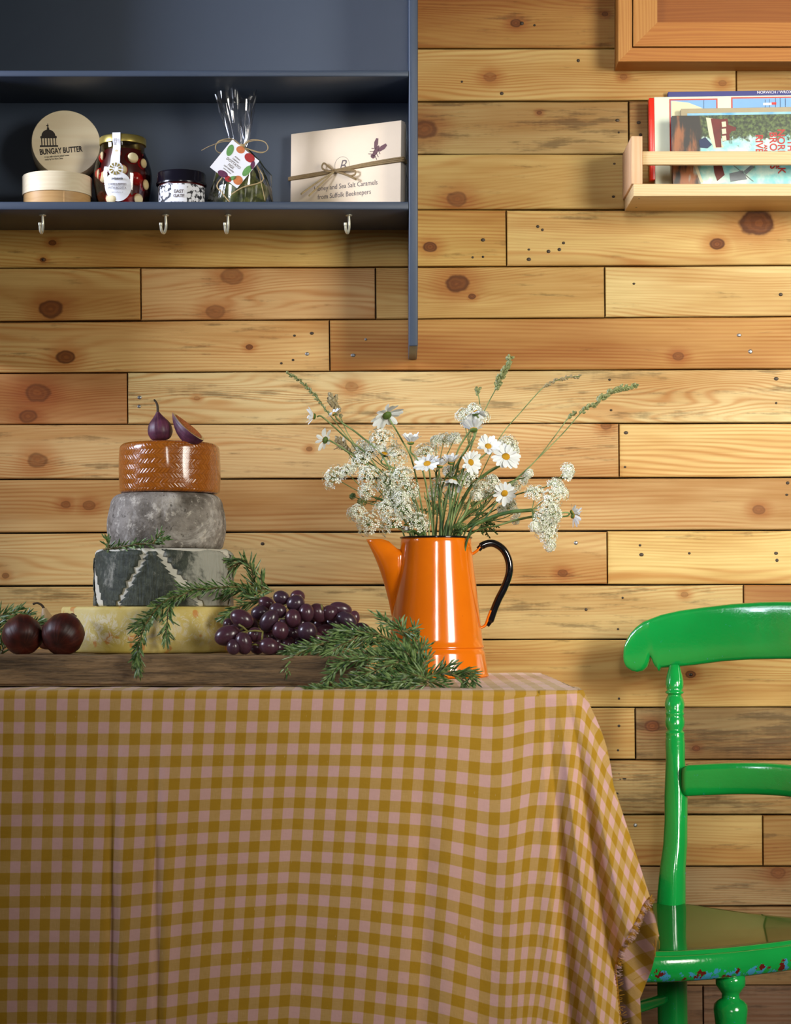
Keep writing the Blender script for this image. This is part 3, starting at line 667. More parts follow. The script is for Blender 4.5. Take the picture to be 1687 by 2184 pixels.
mb = MB(); Ls = []; Rs = []
for i in range(9):
    a = (-0.0105 + i * 0.021 / 8) / r; Ls.append(((r + 0.001) * sin(a), -(r + 0.001) * cos(a), 0.006)); Rs.append(((r + 0.001) * sin(a), -(r + 0.001) * cos(a), 0.029))
mb.quadstrip(Ls, Rs); lb = mb.build('square_label', M['paper'], t)
text('EAST', M['ink_grey'], lb, (0, -r - 0.0013, 0.0195), (pi / 2, 0, 0), 0.0062, bold=0.0001); text('GATE', M['ink_grey'], lb, (0, -r - 0.0013, 0.0135), (pi / 2, 0, 0), 0.0062, bold=0.0001)

# ---- cellophane bag of figs
Yb = -0.085; t = empty('cellophane_bag', (X(515, Yb), Yb, ZS)); tag(t, 'clear cellophane bag of leaf-wrapped figs tied with a raffia bow', 'bag')
rs = random.Random(3)
def bagmesh(prof, n, seed, fold):
    r2 = random.Random(seed); ph = [r2.uniform(0, 6.28) for _ in range(6)]
    vs, fs = [], []
    for j, (rx, ry, z, cx) in enumerate(prof):
        for i in range(n):
            a = 2 * pi * i / n; k = 1 + fold * (0.5 * sin(5 * a + ph[0] + z * 60) + 0.4 * sin(9 * a + ph[1] - z * 90) + 0.3 * sin(14 * a + ph[2] + z * 160)) * (1 if z > 0.03 else 0.35)
            vs.append((cx + rx * k * cos(a), ry * k * sin(a), z + (0.006 * sin(3 * a + 1) + 0.004 * sin(7 * a) if j == len(prof) - 1 else 0)))
    for j in range(len(prof) - 1):
        for i in range(n): fs.append((j * n + i, j * n + (i + 1) % n, (j + 1) * n + (i + 1) % n, (j + 1) * n + i))
    return vs, fs
vs, fs = bagmesh([(0.040, 0.032, 0.001, 0), (0.045, 0.036, 0.012, 0), (0.042, 0.035, 0.03, 0), (0.036, 0.030, 0.05, 0), (0.026, 0.022, 0.068, -0.001), (0.014, 0.012, 0.080, -0.001), (0.008, 0.008, 0.088, -0.001), (0.014, 0.008, 0.100, -0.002),
   (0.018, 0.010, 0.118, -0.004), (0.022, 0.011, 0.136, -0.006), (0.026, 0.012, 0.152, -0.008), (0.028, 0.013, 0.160, -0.009)], 72, 5, 0.16)
bag = newobj('clear_film', vs, fs, M['cello'], t, False)
lv = MB()
def leafball(cx, cy, cz, r, seed):
    rr = random.Random(seed); bm = bmesh.new(); bmesh.ops.create_icosphere(bm, subdivisions=3, radius=r)
    for v in bm.verts:
        d = v.co.normalized(); v.co = v.co * (1 + 0.07 * sin(d.x * 7 + seed) + 0.06 * sin(d.z * 9 + d.y * 6 + seed)); v.co.z *= 0.85; v.co += Vector((cx, cy, cz))
    me = bpy.data.meshes.new('leaf_wrapped_fig'); bm.to_mesh(me); bm.free(); me.materials.append(M['olive_leaf']); me.polygons.foreach_set('use_smooth', [True] * len(me.polygons)); return link('leaf_wrapped_fig', me, t)
leafball(0.006, 0.0, 0.025, 0.029, 1); leafball(-0.022, 0.004, 0.018, 0.019, 2); leafball(0.004, 0.002, 0.048, 0.017, 5)
def bow(par, c, k, mat, tails, rad=0.0009, seed=1):
    rr = random.Random(seed); 
    for s_, (w, h) in ((-1, (0.031, 0.009)), (1, (0.032, 0.008))):
        for q in range(2):
            j = lambda: rr.uniform(-0.001, 0.001)
            pts = [c, c + Vector((s_ * w * 0.35 * k, -0.003, h * (0.9 - .2 * q) * k)), c + Vector((s_ * w * 0.85 * k + j(), -0.004, h * 0.55 * k + j())), c + Vector((s_ * w * 1.0 * k + j(), -0.003, (-h * 0.5 + 0.001 * q) * k)),
                   c + Vector((s_ * w * 0.7 * k, -0.002, (-h * 0.9 - 0.001 * q) * k)), c + Vector((s_ * 0.001, -0.001, -0.001))]
            tube('raffia_loop', pts, rad * k, mat, par, 6, 5, flat=0.5)
    for tl in tails: tube('raffia_tail', [c] + [c + Vector(p) for p in tl], rad * 0.9 * k, mat, par, 6, 5, flat=0.5)
    tube('raffia_knot', [c + Vector((-0.003 * k, -0.001, 0)), c + Vector((0, -0.003, 0.0004)), c + Vector((0.003 * k, -0.001, 0))], 0.0022 * k, mat, par, 8, 3)
cb = Vector((0.001, -0.010, 0.087))
bow(t, cb, 1.15, M['raffia'], [[(-0.02, -0.004, 0.006), (-0.042, -0.004, 0.0), (-0.055, -0.002, -0.006)], [(0.012, -0.006, -0.010), (0.022, -0.012, -0.03), (0.030, -0.024, -0.062), (0.034, -0.027, -0.08)],
     [(0.006, -0.014, -0.015), (-0.030, -0.026, -0.055), (-0.024, -0.0305, -0.070), (-0.014, -0.034, -0.083)], [(0.008, -0.012, -0.012), (0.032, -0.026, -0.05), (0.004, -0.036, -0.064), (-0.012, -0.0365, -0.074)]])
# tag card, diamond
tg = empty('fruit_tag'); tg.parent = t; tg.location = (-0.0065, -0.036, 0.057); tg.rotation_euler = (math.radians(-6), math.radians(38), 0)
card = box('card', (-0.0235, -0.0004, -0.0245), (0.0235, 0.0004, 0.0245), M['paper'], t, bev=0.0)
card.parent = t; card.location = tg.location; card.rotation_euler = tg.rotation_euler; bpy.data.objects.remove(tg)
card.name = 'tag_card'; card['label'] = 'white diamond tag with printed fruit'
M['red_print'] = plain('red_fruit_print', (190, 40, 40), 0.6, 0.3, 200, 0); M['plum_print'] = plain('plum_fruit_print', (110, 44, 84), 0.6, 0.3, 200, 0)
M['green_print'] = plain('green_leaf_print', (110, 168, 90), 0.6, 0.25, 200, 0); M['or_print'] = plain('orange_fruit_print', (226, 130, 70), 0.6, 0.3, 200, 0)
for (cx, cz, rx, rz_, mk, a) in [(-0.006, 0.0205, 0.006, 0.005, 'or_print', 0.3), (0.0105, 0.0195, 0.0075, 0.006, 'red_print', 0), (-0.0165, 0.011, 0.0045, 0.0085, 'green_print', 0.3), (0.019, 0.003, 0.0045, 0.009, 'green_print', 0), (0.0175, -0.015, 0.0065, 0.0065, 'or_print', 0.5),
      (-0.004, -0.021, 0.0075, 0.0045, 'plum_print', 0.2), (0.006, -0.022, 0.005, 0.004, 'red_print', 0), (0.02, 0.014, 0.003, 0.006, 'plum_print', 0.4), (0.010, -0.0175, 0.006, 0.0028, 'green_print', 1.0)]:
    q = MB(); q.poly([(cx + rx * cos(b) * cos(a) - rz_ * sin(b) * sin(a), -0.0006, cz + rx * cos(b) * sin(a) + rz_ * sin(b) * cos(a)) for b in [2 * pi * i / 16 for i in range(16)]]); q.build('printed_fruit', M[mk], card, False)
for (s_, z, sz) in (('Artisan', 0.0085, 0.0035), ('Calabrian', 0.0045, 0.0032), ('DOTTATO', -0.0005, 0.0056), ('FIGS', -0.006, 0.0056), ('LEAF WRAPPED', -0.0105, 0.0028), ('baked with citrus', -0.014, 0.0022)):
    text(s_, M['ink_grey'], card, (-0.002, -0.0007, z), (pi / 2, 0, 0), sz, sx=0.85)

# ---- caramel box
ang = atan2(-0.08, 0.154); w, h, th = 0.1735, 0.1205, 0.019
t = empty('caramel_box', (X(623, -0.03) - 0.002, -0.0275, ZS)); t.rotation_euler = (math.radians(-1.2), 0, ang)
tag(t, 'flat cream card box of caramels tied with raffia at shelf right end', 'box')
box('box_body', (0, 0, 0), (w, th - 0.004, h - 0.002), M['card'], t, bev=0.0006)
lo = box('box_lid', (-0.0008, -0.0006, 0), (w + 0.0008, th - 0.007, h), M['card'], t, bev=0.0008)
yf = -0.0008
def tt(s_, x, z, size, **k): return text(s_, k.pop('m', M['ink_grey']), t, (x, yf, z), (pi / 2, 0, 0), size, **k)
tt('Honey and Sea Salt Caramels', 0.088, 0.0385, 0.0098, sx=0.87); tt('from Suffolk Beekeepers', 0.086, 0.0265, 0.0098, sx=0.87)
tt('B', 0.082, 0.0665, 0.022, shear=0.35, sx=0.9)
rg = MB(); n = 40
for i in range(n):
    a0, a1 = 2 * pi * i / n, 2 * pi * (i + 1) / n; rr = 0.0118
    rg.poly([(0.082 + q * cos(a), yf, 0.068 + q * sin(a)) for q, a in ((rr, a0), (rr, a1), (rr - 0.0004, a1), (rr - 0.0004, a0))])
rg.build('printed_ring', M['ink_grey'], t, False)
bee = MB()
def bep(pts): bee.poly([(0.136 + 0.0135 * (x * 0.82 + y * 0.57), yf, 0.083 + 0.0135 * (-x * 0.57 + y * 0.82)) for x, y in pts])
M['bee'] = plain('bee_print', (112, 76, 78), 0.8, bump=0)
bep([(0.25 * cos(a), -0.1 + 0.65 * sin(a)) for a in [2 * pi * i / 14 for i in range(14)]]); bep([(0.28 * cos(a), -0.72 + 0.2 * sin(a)) for a in [2 * pi * i / 10 for i in range(10)]])
bep([(0.1, 0.0), (0.2, 0.6), (0.55, 1.1), (0.8, 1.0), (0.75, 0.55), (0.45, 0.1)]); bep([(-0.1, 0.0), (-0.2, 0.6), (-0.5, 1.1), (-0.75, 1.0), (-0.7, 0.55), (-0.4, 0.1)])
for s_ in (-1, 1):
    for k in (0.1, -0.25, -0.55): bep([(s_ * 0.1, k), (s_ * 0.6, k - 0.25), (s_ * 0.62, k - 0.18), (s_ * 0.1, k + 0.08)])
bee.build('printed_bee', M['bee'], t, False)
for k in range(3):
    tube('raffia_band', [(-0.0014, 0.004, 0.0555 + k * 0.0016), (-0.001, -0.0014, 0.0555 + k * 0.0016), (0.04, -0.002, 0.057 + k * 0.0018), (0.075, -0.0025, 0.060 + k * 0.001), (0.12, -0.002, 0.0625 + k * 0.0018), (w + 0.0012, -0.0016, 0.064 + k * 0.0024), (w + 0.0016, 0.006, 0.064 + k * 0.0024), (w + 0.0012, 0.014, 0.064 + k * 0.002)], 0.0013, M['raffia_dark'], t, 6, 5)
c = Vector((0.072, -0.004, 0.0595))
for pts in ([(-0.008, -0.002, 0.006), (-0.016, -0.002, 0.012), (-0.019, -0.002, 0.006), (-0.010, -0.002, 0.000)], [(0.014, -0.002, -0.005), (0.026, -0.002, -0.010), (0.034, -0.002, -0.008), (0.032, -0.002, -0.003), (0.012, -0.002, -0.001)],
            [(-0.018, -0.003, -0.010), (-0.034, -0.006, -0.020), (-0.048, -0.010, -0.030)], [(-0.012, -0.004, -0.012), (-0.024, -0.008, -0.024), (-0.034, -0.012, -0.034)], [(0.018, -0.002, -0.007), (0.036, -0.003, -0.016)]):
    for d in (0, 0.0011): tube('raffia_bow', [c] + [c + Vector(p) + Vector((0, 0, d)) for p in pts] + ([c] if len(pts) > 3 else []), 0.0009, M['raffia'] if len(pts) == 3 else M['raffia_dark'], t, 6, 5)

# ---------------------------------------------------------------- wooden wall cabinet, top right
Yc = -0.052; t = empty('wooden_wall_cabinet', (0.45, 0, 1.55)); L0 = t.location
tag(t, 'orange pine wall cabinet with mitred frame and panelled door', 'cabinet')
cx0, cz0 = X(1319, Yc), Z(131, Yc); x1, z1 = 0.80, 2.05
def rel(pts): return [(p[0] - L0.x, p[1] - L0.z) for p in pts]
fw = sc(29, Yc)
prism('frame_rail', rel([(cx0, cz0), (x1, cz0), (x1 - fw, cz0 + fw), (cx0 + fw, cz0 + fw)]), Yc, -0.001, M['cab_x'], t)
prism('frame_stile', rel([(cx0, cz0), (cx0 + fw, cz0 + fw), (cx0 + fw, z1 - fw), (cx0, z1)]), Yc, -0.001, M['cab_z'], t)
prism('frame_stile', rel([(x1, cz0), (x1, z1), (x1 - fw, z1 - fw), (x1 - fw, cz0 + fw)]), Yc, -0.001, M['cab_z'], t)
prism('frame_rail', rel([(cx0, z1), (cx0 + fw, z1 - fw), (x1 - fw, z1 - fw), (x1, z1)]), Yc, -0.001, M['cab_x'], t)
sbox('cabinet_back', (cx0 + fw, -0.02, cz0 + fw), (x1 - fw, -0.001, z1 - fw), M['dark_gap'], t, L0, bev=0)
dr = empty('cabinet_door'); dr.parent = t
g = sc(2.6, Yc); dx0, dz0 = cx0 + fw + g, cz0 + fw + g; dx1, dz1 = x1 - fw - g, z1 - fw - g; dw = sc(51, Yc)
for nm, pts, mk in (('door_rail', [(dx0, dz0), (dx1, dz0), (dx1 - dw, dz0 + dw), (dx0 + dw, dz0 + dw)], 'cab_x'), ('door_stile', [(dx0, dz0), (dx0 + dw, dz0 + dw), (dx0 + dw, dz1 - dw), (dx0, dz1)], 'cab_z'),
     ('door_stile', [(dx1, dz0), (dx1, dz1), (dx1 - dw, dz1 - dw), (dx1 - dw, dz0 + dw)], 'cab_z'), ('door_rail', [(dx0, dz1), (dx0 + dw, dz1 - dw), (dx1 - dw, dz1 - dw), (dx1, dz1)], 'cab_x')):
    prism(nm, rel(pts), Yc - 0.001, -0.021, M[mk], dr)
pn = sbox('door_panel', (dx0 + dw - 0.004, Yc + 0.0035, dz0 + dw - 0.004), (dx1 - dw + 0.004, Yc + 0.010, dz1 - dw + 0.004), M['cab_panel'], dr, L0, bev=0)

# ---------------------------------------------------------------- book rack and books
Yr = -0.108; t = empty('book_rack', (0.55, -0.05, Z(418, Yr))); L0 = t.location
tag(t, 'pale pine wall rack with front rail holding books', 'rack')
rx0 = X(1351, Yr); rz0 = Z(418, Yr); bt = sc(26, Yr)
sbox('base_board', (rx0, Yr, rz0), (0.86, -0.001, rz0 + bt), M['rack'], t, L0, bev=0.0008)
et = sc(24, Yr); ex0 = X(1346.5, Yr)
# end board leans in very slightly at the foot, as photographed
eb = sbox('end_board', (ex0, Yr + 0.0005, rz0 + bt), (ex0 + et, -0.001, Z(290, Yr)), M['rack_z'], t, L0, bev=0.0008)
sbox('end_board', (0.86 - et, Yr + 0.0005, rz0 + bt), (0.86, -0.001, Z(290, Yr)), M['rack_z'], t, L0, bev=0.0008)
sbox('front_rail', (ex0 + et, Yr + 0.003, Z(350, Yr)), (0.86 - et, Yr + 0.011, Z(321, Yr)), M['rack'], t, L0, bev=0.0015)
for (px, py) in ((1357, 446), (1352, 428)):
    q = MB(); q.tube([(0, 0, -0.0004), (0, 0, 0.001)], 0.0014, 10); q.build('screw', M['screw'], t, loc=Vector((X(px, -0.03), -0.03 if py > 440 else -0.09, rz0)) - L0)
BZ = rz0 + bt
M['bk_blue'] = plain('navy_cover', (26, 34, 120), 0.35, 0.05, bump=0); M['bk_red'] = plain('red_spine', (226, 40, 16), 0.3, 0.05, bump=0)
n_ = NT('glossy_white_cover'); co = n_.coord(); x_, y_, z_ = n_.sep(co); f_ = n_.noise(n_.comb(n_.math('MULTIPLY', x_, 60), 0.0, n_.math('MULTIPLY', z_, 8)), 1, 3)
M['bk_white'] = n_.fin(n_.mix(f_, lin((200, 212, 196)), lin((232, 236, 208))), 0.2)
M['bk_beige'] = plain('beige_cover', (176, 160, 124), 0.5, 0.1, 80)
M['bk_pages'] = plain('page_block', (222, 212, 186), 0.8)
n_ = NT('sky_blue_print'); co = n_.coord(); f_ = n_.noise(co, 26, 4); M['sky_print'] = n_.fin(n_.mix(n_.step(f_, .35, .65), lin((80, 158, 212)), lin((150, 200, 226))), 0.3)
n_ = NT('painted_river_cover'); co = n_.vmath('ADD', n_.coord(), (0.2, 0.0, 0.0525)); x_, y_, z_ = n_.sep(co); f_ = n_.noise(co, 34, 5, .6); f2 = n_.noise(n_.comb(n_.math('MULTIPLY', x_, 70), 0.0, n_.math('MULTIPLY', z_, 16)), 1, 4)
c_ = n_.mix(n_.step(f_, .35, .65), lin((120, 196, 196)), lin((206, 226, 210)))
c_ = n_.mix(n_.step(f_, .60, .66), c_, lin((238, 240, 232)))
tr_ = n_.step(n_.math('ADD', n_.math('SUBTRACT', z_, n_.math('MULTIPLY', n_.math('SUBTRACT', x_, 0.07), 0.0)), n_.math('MULTIPLY', n_.noise(co, 90, 4, .7), 0.05)), 0.092, 0.100)
c_ = n_.mix(tr_, c_, n_.mix(n_.step(n_.noise(co, 240, 4), .35, .7), lin((30, 42, 18)), lin((92, 112, 56))))
c_ = n_.mix(n_.step(n_.math('ADD', x_, n_.math('MULTIPLY', f2, 0.05)), 0.068, 0.058), c_, n_.mix(n_.step(f2, .42, .58), lin((34, 28, 18)), lin((150, 88, 42))))
M['river'] = n_.fin(c_, 0.35)
def book(nm, label, px0, pytop, Y0, th, mat, spine=None, wid=0.40, tilt=0.9, dz=0.0):
    e = empty(nm, (X(px0, Y0), Y0, BZ)); tag(e, label, 'book'); h = Z(pytop, Y0) - BZ; e.rotation_euler = (0, math.radians(-tilt), 0)
    box('front_cover', (0, 0, 0), (wid, 0.0012, h), mat, e, bev=0.0004, seg=1); box('back_cover', (0, th - 0.0012, 0), (wid, th, h), mat, e, bev=0.0004, seg=1)
    box('page_block', (0.002, 0.0012, 0.002), (wid - 0.003, th - 0.0012, h - 0.0025), M['bk_pages'], e, bev=0)
    if spine: box('spine', (-0.0012, 0, 0), (0.0005, th, h), spine, e, bev=0.0004, seg=1)
    e['h'] = h; return e
k1 = book('book', 'large navy book standing rearmost in the rack', 1428, 196, -0.012, 0.008, M['bk_blue'], tilt=0.8)
k2 = book('book', 'glossy white picture book with a red spine in the rack', 1398, 207, -0.030, 0.014, M['bk_white'], None, tilt=0.8)
h2 = k2['h']; box('spine', (-0.0072, -0.0004, 0.022), (0.0, 0.0140, h2 - 0.001), M['bk_red'], k2, bev=0.001)
k3 = book('book', 'beige bordered book with sky blue cover behind the river book', 1455, 232, -0.044, 0.009, M['bk_beige'], tilt=1.0)
k4 = book('book', 'front book with painted river and windmill cover in the rack', 1435, 247, -0.058, 0.008, M['river'], tilt=0.9)
for b_, nm in ((k1, 1), (k2, 2), (k3, 3), (k4, 4)): del b_['h']
def flat(nm, pts, mat, par, y): q = MB(); q.poly([(a, y, b) for a, b in pts]); return q.build(nm, mat, par, False)
def rect(a, b, c, d): return [(a, b), (c, b), (c, d), (a, d)]
flat('printed_picture', rect(0.0090, 0.03, 0.36, Z(240, -0.05) - BZ), M['sky_print'], k3, -0.0004)
Y2 = -0.030; f2x = lambda px: X(px, Y2) - X(1398, Y2); f2z = lambda py: Z(py, Y2) - BZ
M['red_line'] = plain('red_border_print', (190, 60, 40), 0.4, 0, bump=0); M['pale_print'] = plain('pale_yellow_print', (236, 226, 180), 0.4, 0.1, bump=0); M['blue_print'] = plain('light_blue_print', (130, 180, 232), 0.3, 0.15, 20, 0)
for (a, b, c, d) in ((1430, 212, 1533, 330), (1562, 210, 1900, 330)):
    flat('printed_border', rect(f2x(a), f2z(d), f2x(c), f2z(b)), M['red_line'], k2, -0.0003); flat('printed_picture', rect(f2x(a + 3), f2z(d - 3), f2x(c - 3), f2z(b + 3)), M['blue_print'], k2, -0.0006)
flat('printed_sail', [(f2x(1434), f2z(330)), (f2x(1434), f2z(216)), (f2x(1470), f2z(220)), (f2x(1500), f2z(232)), (f2x(1528), f2z(330))], M['pale_print'], k2, -0.0009)
for px in (1503, 1634, 1643, 1656, 1666, 1677): flat('printed_mast', rect(f2x(px), f2z(240), f2x(px + 0.9), f2z(212 + px % 5)), M['ink'], k2, -0.0009)
flat('printed_boat', rect(f2x(1630), f2z(228), f2x(1648), f2z(223)), M['paper'], k2, -0.0011); flat('printed_boat', rect(f2x(1648), f2z(227), f2x(1658), f2z(222)), M['bk_red'], k2, -0.0011)
text('NORWICH / WROXHAM / YARMOUTH', M['paper'], k1, (X(1690, -0.012) - X(1428, -0.012), -0.0004, Z(200, -0.012) - BZ), (pi / 2, 0, 0), 0.0055)
Y4 = -0.058; fx4 = lambda px: X(px, Y4) - X(1435, Y4); fz4 = lambda py: Z(py, Y4) - BZ
M['title_red'] = plain('red_title_print', (176, 40, 34), 0.5, 0, bump=0)
for (s_, px, py0, size) in (('THE', 1687, 303, 0.0125), ('NORFOLK', 1667, 279, 0.0145), ('BROADS', 1650, 285, 0.0145), ('AND', 1634, 312, 0.0065), ('RIVERS', 1620, 290, 0.0145)):
    text(s_, M['title_red'], k4, (fx4(px), -0.0004, fz4(py0)), (pi / 2, pi / 2, 0), size, align='LEFT', sx=0.92, bold=0.0003)
M['boat_red'] = plain('maroon_print', (120, 34, 24), 0.5, 0.3, 90, 0); M['navy_print'] = plain('navy_print', (24, 44, 84), 0.5, 0.2, bump=0); M['cream_print'] = plain('cream_print', (224, 214, 180), 0.5, 0.1, bump=0); M['grey_print'] = plain('grey_print', (122, 130, 136), 0.5, 0.2, 80, 0)
def pp(nm, pts, mk, y=-0.0005): flat(nm, [(fx4(a), fz4(b)) for a, b in pts], M[mk], k4, y)
pp('printed_hull', [(1508, 252), (1522, 254), (1536, 300), (1545, 316), (1524, 318), (1514, 290)], 'cream_print'); pp('printed_hull', [(1518, 254), (1538, 256), (1540, 316), (1528, 316)], 'boat_red', -0.0007)
for k in range(3): pp('printed_cabin_window', [(1541, 262 + k * 15), (1550, 261 + k * 15), (1551, 272 + k * 15), (1542, 273 + k * 15)], 'sky_print' if False else 'cream_print', -0.0009)
pp('printed_cabin', [(1537, 256), (1554, 255), (1558, 300), (1543, 304)], 'boat_red', -0.0006); pp('printed_figure', [(1554, 268), (1572, 274), (1571, 281), (1562, 282), (1556, 290)], 'boat_red', -0.0007)
pp('printed_figure', [(1492, 300), (1506, 294), (1520, 310), (1510, 318), (1494, 316)], 'navy_print', -0.0008)
pp('printed_sail', [(1480, 352), (1487, 352), (1500, 390), (1494, 390)], 'cream_print'); pp('printed_hull', [(1522, 352), (1540, 352), (1546, 375), (1530, 388), (1524, 370)], 'boat_red'); pp('printed_windmill', [(1556, 372), (1584, 366), (1594, 385), (1558, 390)], 'grey_print')
for (a, b, c, d) in ((1560, 352, 1606, 390), (1606, 352, 1562, 388)): pp('printed_windmill_sail', [(a, b), (a + 2.5, b), (c + 2.5, d), (c, d)], 'grey_print', -0.0008)
pp('printed_windmill_sail', [(1588, 370), (1605, 352), (1608, 360), (1592, 375)], 'grey_print', -0.001)

# ---------------------------------------------------------------- table and cloth
TZ = 0.750; TX, TF, TB = 0.206, -0.700, -0.105
t = empty('table', (-0.35, -0.4, 0)); tag(t, 'plain wooden table hidden under the gingham cloth', 'table')
sbox('tabletop', (-0.92, TF + 0.006, TZ - 0.028), (TX - 0.006, TB, TZ - 0.003), M['board'], t, (-0.35, -0.4, 0), bev=0.003)
for xx in (-0.86, 0.14):
    for yy2 in (-0.63, -0.17): sbox('leg', (xx - 0.025, yy2 - 0.025, 0), (xx + 0.025, yy2 + 0.025, TZ - 0.028), M['board'], t, (-0.35, -0.4, 0), bev=0.003)
R = random.Random(11)
cv, cf, cuv = [], [], []
def grid(pts, uvs):
    b = len(cv); ni = len(pts); nj = len(pts[0])
    for i in range(ni):
        for j in range(nj): cv.append(pts[i][j]); cuv.append(uvs[i][j])
    for i in range(ni - 1):
        for j in range(nj - 1): cf.append((b + i * nj + j, b + (i + 1) * nj + j, b + (i + 1) * nj + j + 1, b + i * nj + j + 1))
ROUND = 0.007
def fold(x, v):           # fold relief of the front drape, metres towards camera, grows with the drop
    g = smooth(v / 0.18)
    px = XV + x * F / (DW + TF)
    y = 0.004 * sin(x * 17 + 0.6) * g + 0.0035 * sin(x * 29 + 2.1 + v * 1.5) * g
    for (c, w_, a) in ((240, 11, -0.0060), (262, 20, 0.0035), (331 + 20 * v, 9, -0.0055), (352, 22, 0.0035), (905, 28, -0.0045), (960, 40, 0.003), (560, 60, 0.003), (1085, 40, 0.004)):
        y += a * g * math.exp(-((px - c) / w_) ** 2)
    return y + 0.0012 * sin(x * 60 + v * 35) * g * sin(v * 23 + x * 8)
VMAX = 0.44; NV = 90
XE = X(1150, TF)
def uvfront(x, v):
    px = XV + x * F / (DW + TF)
    lean = interp(px, [(0, 0.02), (300, 0.05), (600, 0.075), (950, 0.075), (1080, 0.03), (1150, -0.012)])
    du = lean * v * (1.0 if v > 0 else 0)
    sag = interp(px, [(0, 0.0), (250, 0.001), (450, 0.012), (620, 0.018), (760, 0.014), (950, 0.000), (1150, -0.026)])
    dv = sag * smooth(v / 0.30) - 0.007 * smooth((px - 850) / 300) * smooth(v / 0.02)
    return x + du, v - (-dv) * 1.0
A3 = P(1240, 1476, TF)
def uvpolar(p):
    dx, dz = p.x - A3.x, A3.z - p.z; r_ = sqrt(dx * dx + dz * dz); th = math.degrees(atan2(dx, max(dz, 1e-6)))
    rho = interp(th, [(-60, 0), (-30, 2.5), (-10, 7), (-4, 13), (1, 20), (7.6, 28), (13.6, 36), (18.5, 42), (90, 46)])
    ph = math.radians(th + rho); return A3.x + 0.002 + r_ * sin(ph), r_ * cos(ph) + 0.006 - 0.026 * smooth(r_ / 0.3)
def uvof(p, u_v):
    px = XV + p.x * F / (p.y + DW); w_ = smooth((px - 1020) / 122.0); a = uvpolar(p); return (lerp(u_v[0], a[0], w_), lerp(u_v[1], a[1], w_))
# top
nx = 120; xs = [-0.80 + (TX - ROUND + 0.80) * i / nx for i in range(nx + 1)]
ys = [TB + 0.004 - ((TB + 0.004) - (TF + ROUND)) * j / 40 for j in range(41)]
def wz(x, y): return 0.0006 * sin(x * 70 + y * 40) * sin(y * 55) + 0.0009 * math.exp(-((x + 0.29 - (y + .65)) / 0.02) ** 2) * smooth((-0.62 - y) / 0.05)
grid([[Vector((x, y, TZ + 0.0012 + wz(x, y))) for y in ys] for x in xs], [[(x, -(y - TF)) for y in ys] for x in xs])
# front drape (with rounded edge)
nx = 260; xs = [-0.80 + (XE + 0.80) * i / nx for i in range(nx + 1)]
vs_ = [-ROUND * 1.57 + ROUND * 1.57 * k / 5 for k in range(5)] + [VMAX * j / NV for j in range(NV + 1)]
def fpt(x, v):
    if v < 0:
        a = (v + ROUND * 1.57) / (ROUND * 1.57) * pi / 2
        return Vector((x, TF + ROUND - (ROUND + 0.001) * sin(a), TZ + 0.0012 - ROUND + ROUND * cos(a) + (wz(x, TF + ROUND) if a < 0.1 else 0)))
    return Vector((x, TF - 0.001 - fold(x, v) - 0.004 * smooth(v / 0.3), TZ + 0.0012 - ROUND - v))
grid([[fpt(x, v) for v in vs_] for x in xs], [[uvof(fpt(x, v), uvfront(x, max(v, 0) + 0.006)) if v >= 0 else (x, v + 0.006) for v in vs_] for x in xs])
# corner flare: rulings fan from the table corner; q 0..1 front sheet, 1..1.5 turned-back sheet, then the side drape
R1 = 0.475
u0, v0 = uvfront(XE, 0.006)
Qm = 1.5
def ruling(q):
    z0 = TZ - 0.006
    if q <= 1:
        px0 = interp(q, [(0, 1150), (0.3, 1186), (0.6, 1215), (0.85, 1236), (1, 1247)]); y0 = interp(q, [(0, TF - 0.001), (0.6, TF - 0.001), (0.85, TF + 0.006), (1, TF + 0.02)])
        px1 = interp(q, [(0, 1180), (0.25, 1255), (0.53, 1335), (0.8, 1412), (1, 1474)]); y1 = interp(q, [(0, TF - 0.010), (0.14, TF + 0.004), (0.32, TF - 0.034), (0.52, TF - 0.006), (0.68, TF - 0.040), (0.85, TF - 0.042), (1, TF - 0.024)])
    else:
        k = q - 1; px0 = interp(k, [(0, 1247), (0.5, 1238)]); y0 = interp(k, [(0, TF + 0.02), (0.5, TF + 0.10)])
        px1 = interp(k, [(0, 1474), (0.06, 1456), (0.5, 1270)]); y1 = interp(k, [(0, TF - 0.02), (0.06, TF - 0.022), (0.25, TF + 0.0), (0.32, TF + 0.01), (0.5, TF + 0.08)])
    a = Vector((X(px0, y0), y0, z0)); b = Vector((X(px1, y1), y1, Z(2184, y1))); return a, b
def rmax(q):
    if q <= 1:
        return interp(q, [(0.47, R1), (0.49, 0.365), (0.51, 0.325), (0.53, 0.297), (0.60, 0.275), (0.68, 0.263), (0.80, 0.248), (0.90, 0.236), (1, 0.226)])
    return interp(q, [(1.0, 0.226), (1.03, 0.268), (1.06, 0.272), (1.15, 0.305), (1.25, 0.335), (1.32, 0.45), (1.5, 0.46)])
qs = [i / 70 for i in range(71)]; gp_, gu = [], []
